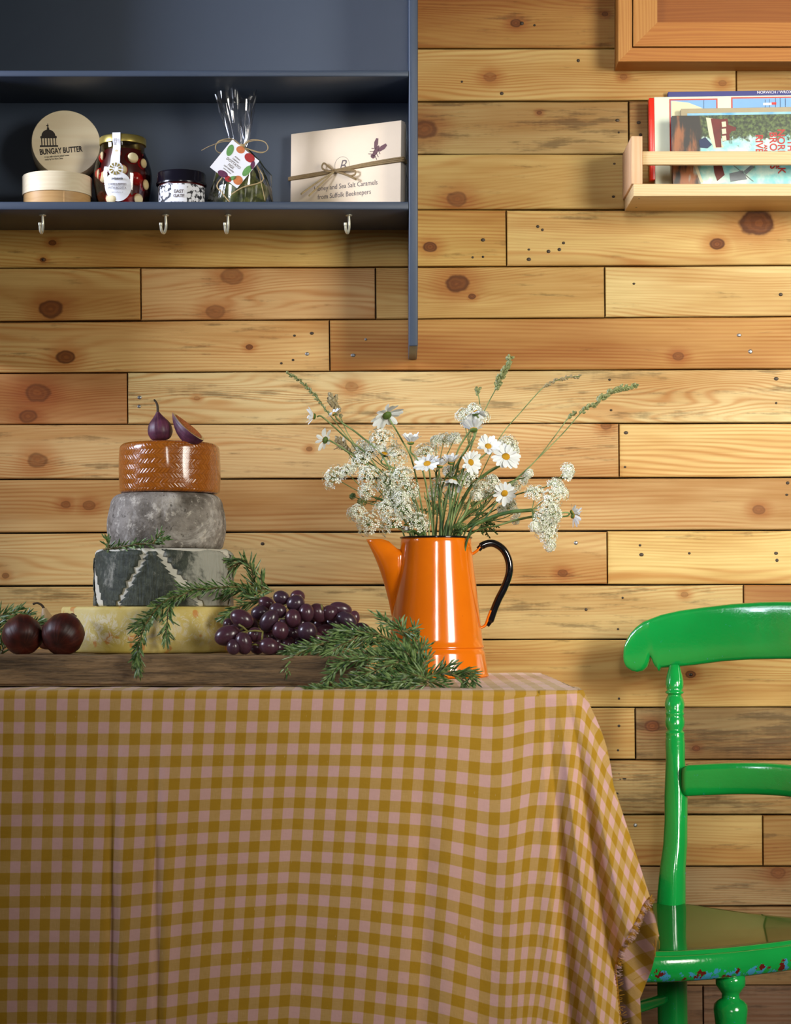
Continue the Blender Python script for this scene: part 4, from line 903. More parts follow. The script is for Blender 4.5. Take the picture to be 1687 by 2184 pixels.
def samp(q, vtop=True):
    a, b = ruling(q); L = (b - a).length; d = (b - a) / L; rm = rmax(q) ; pl, ul = [], []
    ph = math.radians(39) * min(q, 1) + (math.radians(60) * (q - 1) if q > 1 else 0)
    for j in range(71):
        r_ = rm * j / 70
        p = a + d * r_
        g = smooth(r_ / 0.2); p.y -= 0.0035 * g * sin(q * 19 + 0.5) + 0.0012 * sin(q * 33 + r_ * 30) * g
        # soften shoulder at the start so cloth rolls over the edge
        k = math.exp(-r_ / 0.012); p.z += 0.006 * k * (1 if q <= 1 else 1); p.y += 0.0 * k
        p.x -= 0.001 * k * smooth(q)
        if r_ < 0.10: p.x += 0.010 * smooth(q) * sin(pi * r_ / 0.10) * 0.6
        pl.append(p); ul.append(uvpolar(p) if q <= 1 else uvpolar(Vector((p.x + 0.35 * (q - 1) * r_, p.y, p.z - 0.1 * (q - 1) * r_))))
    return pl, ul
for q in qs: a, b = samp(q); gp_.append(a); gu.append(b)
gp_[0] = [fpt(XE, max(0, p_j.z * -1 + (TZ + 0.0012 - ROUND))) for p_j in gp_[0]]; gu[0] = [uvof(p_, (0, 0)) if False else uvpolar(p_) for p_ in gp_[0]]
grid(gp_, gu)
g2, gu2 = [], []
for i in range(31):
    a, b = samp(1 + 0.5 * i / 30); g2.append(a); gu2.append(b)
grid(g2, gu2)
# cap: rounded corner from table top to the start of the rulings
cpt, cu = [], []
starts = [g[0] for g in gp_] + [g[0] for g in g2[1:]]; stu = [g[0] for g in gu] + [g[0] for g in gu2[1:]]
for i, (s_, u_) in enumerate(zip(starts, stu)):
    yb = TF + ROUND if i <= 70 else interp(i, [(70, TF + ROUND), (100, TF + 0.10)])
    xb = interp(i, [(0, XE), (70, TX - ROUND), (100, TX - ROUND)])
    base = Vector((xb, yb, TZ + 0.0012)); mid = Vector((lerp(base.x, s_.x, 0.75), lerp(base.y, s_.y, 0.75), lerp(base.z, s_.z, 0.25)))
    cpt.append([base, base.lerp(mid, 0.5) + Vector((0, 0, 0.0004)), mid, s_]); cu.append([(base.x, -(base.y - TF)), (base.x + .002, 0.002), (lerp(base.x, u_[0], .7), lerp(0, u_[1], .7)), u_])
grid(cpt, cu)
# right side drape towards the wall
sp_, su = [], []
ysd = [TF + 0.10 + (TB - TF - 0.096) * i / 40 for i in range(41)]
for y in ysd:
    row, ur = [], []
    for j in range(50):
        v = 0.26 * j / 49; a = min(1, v / (ROUND * 1.57)) * pi / 2; b_ = max(0, v - ROUND * 1.57)
        fx_ = 0.006 * sin(y * 26) * smooth(b_ / 0.15) + 0.010 * smooth(b_ / 0.06)
        row.append(Vector((TX - ROUND + ROUND * sin(a) + fx_, y, TZ + 0.0012 - ROUND + ROUND * cos(a) - b_))); ur.append((TX + v, -(y - TF)))
    sp_.append(row); su.append(ur)
grid(sp_, su)
cloth = newobj('tablecloth', cv, cf, M['cloth'], None, True, uvs=cuv)
bm = bmesh.new(); bm.from_mesh(cloth.data); bmesh.ops.remove_doubles(bm, verts=bm.verts, dist=0.0004); bmesh.ops.recalc_face_normals(bm, faces=bm.faces); bm.to_mesh(cloth.data); bm.free()
tag(cloth, 'pink and mustard gingham tablecloth draped over the table to a frayed corner', 'tablecloth')
# frayed hem threads
fm, fp_ = MB(), MB()
hem1 = [gp_[i][-1] for i in range(33, 71)]
hem1c = catmull(hem1, 6)
for i, p in enumerate(hem1c[:-1]):
    if p.z < 0.36: continue
    d = (hem1c[i + 1] - p).normalized(); o_ = Vector((d.z, 0, -d.x));
    if o_.x < 0: o_ = -o_
    par = (int(i / 11) % 2)
    for k in range(2):
        L = R.uniform(0.004, 0.009); e_ = p + o_ * L * 0.8 + d * R.uniform(-0.004, 0.004) + Vector((0, -R.uniform(0.0, 0.003), 0)); s0 = p + Vector((0, -0.0012, 0)) - o_ * 0.002
        (fm if par else fp_).tube([s0, s0.lerp(e_, 0.5) + Vector((0, -0.001, R.uniform(-.001, .001))), e_], 0.00022, 3)
    fm.tube([p + Vector((0, -0.001, 0)), p + d * 0.004 + Vector((0, -0.001, 0))], 0.0007, 4)
for (px, py, dx, dy) in ((1402, 1998, 4, 26), (1392, 2012, 6, 30), (1352, 2090, 26, -14), (1345, 2108, 18, -12), (1398, 2004, -3, 34)):
    a = P(px, py, TF - 0.01); b_ = P(px + dx, py + dy, TF - 0.01); fm.tube(catmull([a, a.lerp(b_, 0.5) + Vector((0.001, 0, 0.001)), b_], 4), 0.00025, 3)
o = fm.build('frayed_threads', M['thread_m'], cloth); o['kind'] = 'stuff'; o = fp_.build('frayed_threads', M['thread_p'], cloth); o['kind'] = 'stuff'

# ---------------------------------------------------------------- serving board
BF = -0.615; CT = TZ + 0.0022; BTOP = CT + 0.0345
bx0, bx1 = -0.80, X(779, BF)
bm = bmesh.new(); bmesh.ops.create_cube(bm, size=1)
for v in bm.verts: v.co = Vector((v.co.x * (bx1 - bx0), v.co.y * 0.36, v.co.z * 0.0345))
bmesh.ops.subdivide_edges(bm, edges=[e for e in bm.edges if abs((e.verts[0].co - e.verts[1].co).x) > 0.1], cuts=60)
es = [e for e in bm.edges if len(e.link_faces) == 2 and e.calc_face_angle() > 0.5]
bmesh.ops.bevel(bm, geom=es, offset=0.0030, segments=3, affect='EDGES')
for v in bm.verts:
    w_ = 0.0009 * sin(v.co.x * 31) + 0.0007 * sin(v.co.x * 83 + 1) + 0.0004 * sin(v.co.x * 190)
    if v.co.y < -0.1: v.co.y += w_
    if v.co.z > 0.005 and v.co.y < -0.12: v.co.z -= abs(w_) * 0.7
bd = bpy.data.meshes.new('serving_board'); bm.to_mesh(bd); bm.free(); bd.materials.append(M['board']); bd.polygons.foreach_set('use_smooth', [True] * len(bd.polygons))
brd = link('serving_board', bd, None, ((bx0 + bx1) / 2, BF + 0.18, CT + 0.0173)); autosmooth(brd, 40)
tag(brd, 'thick aged oak serving board under the cheeses on the tablecloth', 'board')

# ---------------------------------------------------------------- cheeses
CY = -0.415
def rprof(r, h, a, b, bulge=0.0, n=6):
    pr_ = [(0, 0)]
    for i in range(n + 1): t_ = i / n * pi / 2; pr_.append((r - a + a * sin(t_), a - a * cos(t_)))
    for i in range(1, 14): t_ = i / 14; pr_.append((r + bulge * sin(pi * t_), a + (h - a - b) * t_))
    for i in range(n + 1): t_ = i / n * pi / 2; pr_.append((r - b + b * cos(t_), h - b + b * sin(t_)))
    pr_.append((r * 0.5, h + 0.0003)); pr_.append((0, h)); return pr_
z0 = BTOP; z1 = 0.8415
ch1 = lathe('yellow_cheese', rprof(sc(183, CY), z1 - z0, 0.004, 0.004, 0.001), M['rind_yellow'], None, 96, (X(316, CY), CY, z0), cap=False, wob=lambda a, z: 0.004 * sin(3 * a + 1) + 0.002 * sin(7 * a + z * 60))
tag(ch1, 'wide pale yellow cheese wheel at the bottom of the stack', 'cheese', 'stacked cheese wheels')
z2 = 0.9105; r2 = sc(146, CY); C2 = Vector((X(349, CY), CY, z1))
ch2 = empty('leaf_cheese', C2); tag(ch2, 'white cheese wrapped in dark serrated leaves, second from bottom of the stack', 'cheese', 'stacked cheese wheels')
lathe('white_wheel', rprof(r2 - 0.001, z2 - z1, 0.004, 0.006, 0.0005), M['rind_white'], ch2, 96, cap=False, wob=lambda a, z: 0.004 * sin(2 * a + 1))
def cyl(px, py, off): # pixel on the drum front -> local point
    s_ = max(-0.999, min(0.999, (px - 349) / 147.0)); a = asin(s_); Yp = CY - r2 * cos(a)
    return a, Z(py, Yp) - z1
def wheel_leaf(left, right, off, seed, tooth=0.0058):
    rr = random.Random(seed); n, m = 72, 14; vs, fs = [], []
    for i in range(n + 1):
        t_ = i / n
        def bd_(pl):
            k = t_ * (len(pl) - 1); j = min(int(k), len(pl) - 2); return (lerp(pl[j][0], pl[j + 1][0], k - j), lerp(pl[j][1], pl[j + 1][1], k - j))
        l, r_ = bd_(left), bd_(right); saw = ((t_ * 9 + seed) % 1.0)
        ta = tooth / r2 * (saw - 0.5) * (0.8 + 0.5 * sin(int(t_ * 9 + seed) * 2.7))
        for j in range(m + 1):
            q = j / m; a = lerp(l[0] + ta, r_[0] - ta, q); z = max(0.0005, lerp(l[1], r_[1], q))
            rad = r2 * (1 + 0.004 * sin(2 * (a - pi / 2) + 1)) + 0.0004 + off + 0.0005 * sin(q * 9 + t_ * 14) 
            top = z2 - z1
            if z > top - 0.008: rad -= (z - (top - 0.008)) ** 2 / 0.008 * 0.9; z = min(z, top + 0.0006)
            vs.append((rad * sin(a), -rad * cos(a), z))
    for i in range(n):
        for j in range(m): q = i * (m + 1) + j; fs.append((q, q + 1, q + m + 2, q + m + 1))
    o = newobj('wrapping_leaf', vs, fs, M['leafskin'], ch2); md = o.modifiers.new('thick', 'SOLIDIFY'); md.thickness = 0.0007; md.offset = 0; return o
cc = lambda l: [cyl(a, b, 0) for a, b in l]
wheel_leaf(cc([(236, 1292), (224, 1258), (212, 1215), (210, 1180), (222, 1168)]), cc([(262, 1292), (278, 1262), (298, 1228), (316, 1195), (322, 1168)]), 0.0002, 0.2)
wheel_leaf(cc([(272, 1292), (290, 1262), (308, 1230), (326, 1200), (334, 1176)]), cc([(436, 1292), (408, 1262), (386, 1232), (366, 1206), (350, 1176)]), 0.0003, 0.5)
wheel_leaf(cc([(448, 1292), (420, 1252), (402, 1228), (378, 1200), (362, 1170)]), [(1.25, 0.001), (1.3, 0.02), (1.3, 0.04), (1.2, 0.06), (1.0, 0.0695)], 0.0002, 0.3)
wheel_leaf([(-2.2, 0.001), (-2.2, 0.02), (-2.1, 0.04), (-2.0, 0.055), (-1.9, 0.066)], cc([(216, 1292), (210, 1270), (206, 1240), (203.2, 1215), (203.1, 1195)]), 0.0002, 0.7)
wheel_leaf([(1.28, 0.001), (1.33, 0.02), (1.36, 0.04), (1.4, 0.055), (1.35, 0.0695)], [(2.4, 0.001), (2.4, 0.02), (2.5, 0.04), (2.4, 0.05), (2.3, 0.0695)], 0.0006, 0.1)
z3 = 0.9775
ch3 = lathe('grey_cheese', rprof(sc(121, CY), z3 - z2, 0.006, 0.014, 0.0035), M['rind_grey'], None, 96, (X(354.5, CY), CY, z2 + 0.0006), cap=False, wob=lambda a, z: 0.006 * sin(3 * a + z * 20) + 0.004 * sin(5 * a) - 0.35 * max(0, z - 0.02))
tag(ch3, 'mottled grey mould-ripened cheese wheel under the orange cheese', 'cheese', 'stacked cheese wheels')
z4 = 1.0385
ch4 = lathe('orange_cheese', rprof(sc(106, CY), z4 - z3, 0.004, 0.008, 0.0008), M['rind_orange'], None, 96, (X(362, CY), CY, z3 + 0.001), cap=False, wob=lambda a, z: 0.008 * sin(2 * a + 0.5) + 0.004 * sin(5 * a + z * 80))
tag(ch4, 'glossy orange cheese with woven herringbone rind on top of the stack', 'cheese', 'stacked cheese wheels')

# ---------------------------------------------------------------- figs
def fig(loc, r, h, mat, label, stalk, tilt=(0, 0, 0), neck=0.0, category='fig'):
    e = empty('fig', loc); e.rotation_euler = tilt; tag(e, label, category)
    k = r
    pr_ = [(0, -0.95), (0.35, -0.93), (0.75, -0.75), (0.97, -0.35), (1.0, 0.0), (0.93, 0.35), (0.76, 0.68), (0.52, 0.95), (0.34, 1.18 + neck), (0.2, 1.38 + 2 * neck), (0.14, 1.5 + 2.4 * neck)]
    pr_ = catmull([(a, b, 0) for a, b in pr_], 4); pr_ = [(max(0, p.x) * k, p.y * k * h) for p in pr_]
    lathe('fig_body', pr_, mat, e, 32, wob=lambda a, z: 0.02 * sin(9 * a) + 0.015 * sin(4 * a + 1))
    top = pr_[-1][1]; tube('stalk', [(0, 0, top - 0.001)] + [Vector(p) for p in stalk(top)], lambda u: 0.0016 - 0.0006 * u if u < 0.85 else 0.0014, M['fig_stalk'], e, 8, 5)
    return e
yf_ = CY - 0.03; rf = sc(26, yf_)
fig((X(341, yf_), yf_, z4 + 0.0018 + rf * 0.93), rf, 0.98, M['fig_purple'], 'whole purple fig with thin curved stalk on the orange cheese', lambda t_: [(0.0006, 0, t_ + 0.008), (-0.0015, 0, t_ + 0.014), (-0.003, 0, t_ + 0.0145)], (0, math.radians(-7), 0))
# half fig, cut face turned to the right
yh = CY - 0.045; rh = sc(29, yh); e = empty('half_fig', (X(390, yh), yh, z4 + 0.0015 + rh * 0.92)); tag(e, 'halved purple fig showing orange flesh on the orange cheese', 'fig')
vs, fs = [], []; n, m = 16, 14
def hp_(u, th): # u along length 0..1, th 0..pi (half round)
    rr = rh * (sin(pi * u) ** 0.62) * (1.08 - 0.55 * u); z = (u - 0.42) * rh * 3.4
    return Vector((-rr * 1.3 * sin(th), rr * cos(th), z))
for i in range(n + 1):
    for j in range(m + 1): vs.append(hp_(i / n, pi * j / m))
for i in range(n):
    for j in range(m): q = i * (m + 1) + j; fs.append((q, q + 1, q + m + 2, q + m + 1))
hb = newobj('fig_skin', vs, fs, M['fig_purple'], e); fixn(hb)
for nm, k, xo, mt in (('pith', 0.99, 0.0, 'fig_pith'), ('flesh', 0.84, 0.0005, 'fig_flesh')):
    ring = [hp_(i / 24, 0) * 1 for i in range(25)] + [hp_(i / 24, pi) for i in range(23, 0, -1)]
    ring = [Vector((xo, p.y * k, p.z * k + (0.0 if k > .9 else rh * 0.02))) for p in ring]; newobj(nm, ring, [tuple(range(len(ring)))], M[mt], e, False)
e.rotation_euler = (math.radians(0), math.radians(-50), math.radians(-24)); e.location.x += 0.009; e.location.z -= 0.001
q = fig((X(48, -0.54), -0.54, BTOP + 0.0225), sc(43, -0.54), 0.95, M['fig_red'], 'dark red fig at the left edge of the board', lambda t_: [(0, 0.004, t_ + 0.004), (0, 0.006, t_ + 0.006)], (math.radians(-50), 0, 0.3))
q = fig((X(135, -0.545), -0.545, BTOP + 0.0232), sc(45, -0.545), 0.95, M['fig_red'], 'dark red fig resting against the yellow cheese', lambda t_: [(0, 0.004, t_ + 0.004), (0, 0.006, t_ + 0.006)], (math.radians(-52), 0, -0.25))
q = fig((X(106, -0.475), -0.475, BTOP + 0.0215), 0.018, 1.0, M['fig_pale'], 'fig with a long pale curved neck behind the two dark red figs', lambda t_: [(-0.002, 0, t_ + 0.004), (-0.0065, 0, t_ + 0.0075), (-0.012, 0, t_ + 0.0075)], (0, math.radians(-12), 0), neck=0.12)

# ---------------------------------------------------------------- grapes
gm = bmesh.new(); bmesh.ops.create_uvsphere(gm, u_segments=24, v_segments=16, radius=1)
gme = bpy.data.meshes.new('grape'); gm.to_mesh(gme); gm.free(); gme.materials.append(M['grape']); gme.polygons.foreach_set('use_smooth', [True] * len(gme.polygons))
GR = [(475, 250, 45, 38, -20), (555, 282, 50, 46, 30), (566, 244, 40, 36, 0), (540, 368, 44, 52, 0), (252, 368, 66, 48, -25), (355, 335, 50, 40, 10), (405, 380, 46, 64, -35), (455, 322, 48, 40, -20), (392, 280, 46, 34, -20),
 (172, 462, 72, 54, 20), (262, 520, 46, 62, 10), (325, 458, 40, 40, 0), (205, 545, 36, 42, 0), (405, 538, 54, 46, -15), (340, 556, 40, 35, 0), (470, 435, 44, 50, 0), (615, 335, 42, 50, 0), (622, 440, 54, 52, 0), (540, 450, 42, 42, 0),
 (515, 515, 42, 42, 0), (400, 470, 46, 42, 0), (300, 400, 46, 42, 0), (590, 510, 50, 42, 0), (450, 555, 40, 34, 0), (230, 430, 44, 40, 0), (180, 400, 34, 34, 0), (500, 400, 40, 40, 0), (580, 395, 44, 44, 0), (440, 500, 40, 38, 0),
 (680, 335, 46, 54, 30), (745, 335, 46, 42, 20), (808, 312, 62, 36, -12), (840, 375, 58, 42, -25), (885, 362, 30, 38, 0), (722, 435, 50, 34, 0), (790, 432, 34, 32, 0), (762, 392, 42, 38, 0), (930, 422, 44, 30, -15), (665, 480, 44, 38, 0),
 (690, 400, 40, 40, 0), (860, 430, 40, 34, 0), (740, 490, 44, 38, 0), (820, 480, 44, 36, 0), (640, 385, 42, 42, 0)]
front_idx = {4, 6, 9, 10, 11, 13, 3, 1, 7, 0, 12, 15, 17, 16, 32, 31, 30, 29}
bunches = []
for nm, px, lab in (('l', 560, 'large bunch of purple grapes heaped beside the yellow cheese'), ('r', 740, 'smaller purple grape bunch lying behind the rosemary')):
    e = empty('grape_bunch', (X(px, -0.53), -0.53, BTOP)); tag(e, lab, 'grapes'); bunches.append(e)
placed = []
rg_ = random.Random(21)
for i, (cx, cy, w_, h_, rot) in enumerate(GR):
    px, py = 420 + cx / 2.636, 1180 + cy / 2.636; e = bunches[0] if i < 29 else bunches[1]
    hgt = (1400 - py) / 100.0
    Y = (-0.60 if i in front_idx else -0.565) + 0.045 * hgt + (0.02 if i >= 29 else 0)
    if Y + sc(w_ / 2.636, Y) > -0.40: Y = -0.45
    p = P(px, py, Y); rx, rz_ = sc(w_ / 2.636, Y) * 1.06, sc(h_ / 2.636, Y) * 1.06; ry = min(rx, rz_) * 1.0
    if p.z - rz_ < BTOP: p.z = BTOP + rz_
    o = link('grape', gme, e, p - e.location); o.scale = (rx, ry, rz_); o.rotation_euler = (rg_.uniform(-.3, .3), -math.radians(rot), rg_.uniform(-0.2, 0.2)); placed.append((p, e))
for e, idx in ((bunches[0], range(0, 29)), (bunches[1], range(29, 44))):
    mbs = MB(); c = e.location + Vector((0, 0.035, 0.035)); stem_pts = []
    for i in idx:
        p = placed[i][0]; mbs.tube(catmull([p - e.location + Vector((0, 0.004, 0)), (p - e.location).lerp(c - e.location, 0.5) + Vector((0, 0, 0.002)), c - e.location], 4), 0.0009, 5)
    mbs.build('stalks', M['grape_stalk'], e)
e = bunches[0]; mbs = MB()
for (a, b) in (((235, 400), (285, 440)), ((285, 440), (370, 440)), ((370, 440), (365, 500)), ((225, 465), (280, 440)), ((700, 290), (705, 320)), ((310, 515), (350, 520))):
    A, B = (P(420 + q[0] / 2.636, 1180 + q[1] / 2.636, -0.592) - e.location for q in (a, b)); mbs.tube([A, A.lerp(B, .5) + Vector((0, -.001, .001)), B], 0.0011, 6)
mbs.build('front_stalk', M['grape_stalk'], e)

# ---------------------------------------------------------------- rosemary
def sprig(name, label, paths, seed, dens=1.0, nl=0.0185, cat='rosemary', mat=None, curl=0.0):
    rr = random.Random(seed); p0 = Vector(paths[0][0]); e = empty(name, p0); tag(e, label, cat)
    ms, ml = MB(), MB()
    for path in paths:
        pts = [p - p0 for p in catmull(path, 8)]
        ms.tube(pts, lambda u: 0.0011 * (1 - 0.6 * u) + 0.0002, 5)
        tot = sum((pts[i + 1] - pts[i]).length for i in range(len(pts) - 1)); nw = max(4, int(tot / 0.0036 * dens)); 
        for k in range(nw):
            u = (k + 0.5) / nw; q = u * (len(pts) - 1); i = min(int(q), len(pts) - 2); p = pts[i].lerp(pts[i + 1], q - i); t_ = (pts[i + 1] - pts[i]).normalized()
            o1 = t_.orthogonal().normalized(); o2 = t_.cross(o1); base = rr.uniform(0, 6.28)
            for j in range(3):
                a = base + j * 2 * pi / 3 + rr.uniform(-.5, .5); rad = o1 * cos(a) + o2 * sin(a); op = rr.uniform(0.45, 1.05) * (1.0 if u < 0.9 else 0.6)
                d = (t_ * cos(op) + rad * sin(op)).normalized(); L = nl * rr.uniform(0.65, 1.2) * (0.75 + 0.25 * sin(pi * min(1, u + 0.2)))
                sd = d.cross(Vector((rr.uniform(-1, 1), -2, rr.uniform(-1, 1)))).normalized() * 0.00100
                bend = (t_ * 0.3 - rad * 0.12) * L * rr.uniform(-0.3, 0.9) ; nrm = sd.cross(d).normalized() * 0.0003
                m1 = p + d * L * 0.45 + bend * 0.25; m2 = p + d * L * 0.8 + bend * 0.7; tip = p + d * L + bend
                b = len(ml.v); ml.v += [p - sd * 0.4, p + sd * 0.4, m1 - sd, m1 + nrm, m1 + sd, m2 - sd * 0.8, m2 + nrm, m2 + sd * 0.8, tip]
                ml.f += [(b, b + 3, b + 2), (b, b + 1, b + 3), (b + 1, b + 4, b + 3), (b + 2, b + 3, b + 6, b + 5), (b + 3, b + 4, b + 7, b + 6), (b + 5, b + 6, b + 8), (b + 6, b + 7, b + 8)]
    ms.build('woody_stem', M['woody'], e); o = ml.build('needles', mat or M['rosemary'], e, False); o['kind'] = 'stuff'; return e
def pth(Y, *pts): return [P(p[0], p[1], p[2] if len(p) > 2 else Y) for p in pts]
yr = CY - r2 - 0.004
sprig('rosemary_sprig', 'short rosemary sprig tucked under the front of the grey cheese', [pth(yr + 0.016, (222, 1172, -0.462), (250, 1168, -0.480), (290, 1161, -0.490), (330, 1158, -0.500), (355, 1148, -0.502)), pth(-0.47, (232, 1172), (228, 1150)), pth(-.5, (325, 1160), (345, 1135))], 1, 1.0, 0.012)
sprig('rosemary_sprig', 'long rosemary sprig drooping over the yellow cheese front and board edge', [pth(-0.5, (560, 1262, -0.46), (505, 1252, -0.49), (440, 1256, -0.515), (395, 1262, -0.525), (345, 1288, -0.545), (312, 1330, -0.585), (297, 1370, -0.622), (292, 1400, -0.632), (294, 1425, -0.630)),
   pth(-0.533, (400, 1264), (365, 1285), (356, 1330), (354, 1362)), pth(-0.53, (350, 1286), (320, 1318), (290, 1335))], 2, 1.15)
sprig('rosemary_sprig', 'arching rosemary sprig rising behind the grapes right of the leaf cheese', [pth(-0.45, (580, 1262), (545, 1250), (537, 1215), (520, 1195), (485, 1195)), pth(-0.44, (520, 1196), (490, 1212), (470, 1228)), pth(-0.46, (585, 1260), (550, 1258), (500, 1262), (455, 1280)), pth(-0.46, (560, 1255), (556, 1225))], 3, 0.9)
sprig('rosemary_sprig', 'rosemary sprig behind the grapes pointing left across the yellow cheese top', [pth(-0.5, (580, 1276), (540, 1282), (500, 1300), (478, 1316)), pth(-0.49, (575, 1290), (545, 1275), (525, 1265))], 4, 1.0)
sprig('rosemary_sprig', 'rosemary sprig at the far left behind the dark red figs', [pth(-0.48, (-30, 1360), (0, 1345), (35, 1325), (60, 1310)), pth(-0.49, (-20, 1345), (10, 1318), (40, 1300)), pth(-0.49, (-15, 1375), (20, 1360), (60, 1335), (85, 1325)), pth(-.5, (-10, 1320), (15, 1305)), pth(-0.5, (0, 1400), (12, 1370))], 5, 1.1)
yq = -0.60
sprig('rosemary_sprig', 'rosemary sprig reaching left over the grapes with drooping tips', [pth(yq, (850, 1375, -0.58), (800, 1352), (740, 1358), (690, 1372), (640, 1382), (612, 1390)), pth(yq - 0.01, (690, 1372), (640, 1392), (618, 1412), (612, 1428)), pth(yq, (800, 1352), (750, 1345), (715, 1348)), pth(yq - 0.01, (760, 1360), (715, 1385), (700, 1422)), pth(yq, (800, 1354), (720, 1382), (660, 1385))], 6, 1.35)
sprig('rosemary_sprig', 'upright rosemary sprig in front of the orange jug base', [pth(-0.55, (892, 1400), (872, 1375), (856, 1345), (830, 1330), (812, 1315)), pth(-0.55, (860, 1352), (850, 1328)), pth(-0.55, (895, 1395), (888, 1370), (884, 1340)), pth(-0.56, (895, 1395), (845, 1378), (800, 1368), (770, 1380)), pth(-0.56, (856, 1346), (880, 1350))], 7, 1.0)
sprig('rosemary_sprig', 'thick rosemary sprig arching down across the right end of the board', [pth(-0.655, (905, 1450, -.64), (870, 1415), (820, 1402), (770, 1405), (730, 1415), (706, 1440), (690, 1466)), pth(-0.645, (880, 1420), (840, 1390), (800, 1395), (760, 1392)), pth(-0.66, (850, 1412), (800, 1430), (760, 1445), (745, 1462)), pth(-0.65, (900, 1440), (870, 1395), (850, 1385)), pth(-.655, (900, 1442), (850, 1435), (800, 1440))], 8, 1.4)
sprig('rosemary_sprig', 'flat rosemary sprig lying low along the front edge of the tablecloth', [pth(-0.67, (915, 1460), (870, 1458), (820, 1462), (760, 1466), (700, 1469), (662, 1470)), pth(-0.67, (880, 1458), (830, 1450), (780, 1458)), pth(-0.675, (915, 1452), (885, 1440), (860, 1450), (835, 1464))], 9, 1.4)
sprig('rosemary_sprig', 'rosemary sprig pointing right across the jug foot', [pth(-0.62, (888, 1450), (930, 1440), (970, 1432), (1002, 1436, -.63), (1010, 1455, -.64)), pth(-0.62, (905, 1448), (935, 1432), (962, 1418)), pth(-0.63, (960, 1436), (985, 1448), (990, 1462)), pth(-0.61, (890, 1440), (905, 1415), (912, 1400)), pth(-0.63, (900, 1450), (925, 1455), (950, 1462)), pth(-0.62, (975, 1433), (1005, 1440))], 10, 1.05)
sprig('rosemary_sprig', 'rosemary sprig heaped against the jug foot', [pth(-0.60, (920, 1455), (890, 1425), (850, 1400), (820, 1388)), pth(-0.60, (915, 1450), (880, 1410), (862, 1385)), pth(-0.61, (900, 1440), (850, 1425), (815, 1420)), pth(-0.60, (900, 1420), (895, 1392), (905, 1378))], 12, 1.3)

# ---------------------------------------------------------------- enamel jug
JX, JY = X(930, -0.285), -0.285; JB = TZ + 0.0018
t = empty('enamel_jug', (JX, JY, JB)); tag(t, 'tall orange enamel jug with black handle and rim holding wildflowers', 'jug')
def jr_(py): # radius by photo row on the silhouette
    return sc(interp(py, [(1145, 75), (1200, 80), (1260, 88), (1337, 97), (1372, 101), (1450, 112)]), JY)
zj = lambda py: Z(py, JY) - JB
H = zj(1147)
pr_ = [(0, 0.004), (jr_(1450) - 0.004, 0.0035), (jr_(1450) - 0.001, 0.0), (jr_(1450) + 0.0005, 0.0015)]
for i in range(1, 10): z = i / 10 * zj(1392); pr_.append((jr_(interp(z, [(0, 1450), (zj(1392), 1392)])), z + 0.001))
pr_ += [(jr_(1390) + 0.0003, zj(1389)), (jr_(1388) - 0.0012, zj(1386)), (jr_(1384) - 0.0012, zj(1383)), (jr_(1382) + 0.0006, zj(1380)), (jr_(1378) + 0.0006, zj(1377)), (jr_(1374) - 0.0006, zj(1373))]
for i in range(1, 24): py = lerp(1372, 1149, i / 23); pr_.append((jr_(py) - 0.0004, zj(py)))
rt = pr_[-1][0]
pr_ += [(rt - 0.001, H), (rt - 0.0022, H - 0.004)] + [(jr_(lerp(1160, 1440, i / 6)) - 0.002, zj(lerp(1160, 1440, i / 6))) for i in range(7)] + [(0, 0.006)]
lathe('jug_body', pr_, M['enamel'], t, 96, cap=False)
q = MB(); q.tube([Vector(((rt + 0.0006) * cos(2 * pi * i / 72), (rt + 0.0006) * sin(2 * pi * i / 72), H)) for i in range(73)], 0.0013, 8); q.build('black_rim', M['black_enamel'], t)
# spout: half-cone lofted up the left flank
def jl(px, py): return Vector((X(px, JY) - JX, 0, zj(py)))
spL = catmull([jl(838, 1318), jl(829, 1275), jl(817, 1232), jl(803, 1193), jl(783, 1150)], 6); ns = len(spL)
vs, fs = [], []; m = 14
for i, p in enumerate(spL):
    u = i / (ns - 1); py = interp(p.z, [(zj(1318), 1318), (zj(1150), 1150)]) if False else YH - (p.z + JB - HC) * F / (DW + JY)
    xr = -jr_(py) + 0.006
    hw = interp(u, [(0, 0.002), (0.25, 0.010), (0.6, 0.019), (0.8, 0.018), (1, 0.010)])
    tilt = 0.0  # rim slopes down towards the body near the top
    for j in range(m + 1):
        a = pi * j / m; x = p.x + (xr - p.x) * (1 - sin(a)); zz = p.z
        if u > 0.82: zz = p.z - (u - 0.82) / 0.18 * sc(27, JY) * smooth(max(0, (1 - sin(a)) - 0.42) / 0.5)
        vs.append((x, -hw * cos(a), zz))
for i in range(ns - 1):
    for j in range(m): q_ = i * (m + 1) + j; fs.append((q_, q_ + 1, q_ + m + 2, q_ + m + 1))
spo = newobj('spout', vs, fs, M['enamel'], t); md = spo.modifiers.new('thick', 'SOLIDIFY'); md.thickness = 0.0012; md.offset = -1
hp2 = [jl(1020, 1172), jl(1032, 1162), jl(1052, 1159), jl(1073, 1172), jl(1085, 1196), jl(1086, 1222), jl(1076, 1252), jl(1063, 1278), jl(1053, 1302), jl(1046, 1322), jl(1038, 1334)]
tube('handle', hp2, lambda u: 0.0048 if 0.06 < u < 0.92 else 0.0036, M['black_enamel'], t, 14, 8, flat=1.0)
for a in ([jl(998, 1184), jl(1004, 1183), jl(1010, 1180), jl(1018, 1174), jl(1024, 1167)], [jl(1022, 1340), jl(1030, 1337), jl(1036, 1332), jl(1041, 1318), jl(1047, 1302)]):
    o = tube('handle_bracket', a, 0.0042, M['enamel'], t, 10, 6, flat=0.45, up=(0, 0, 1)); o['label'] = 'orange handle bracket'

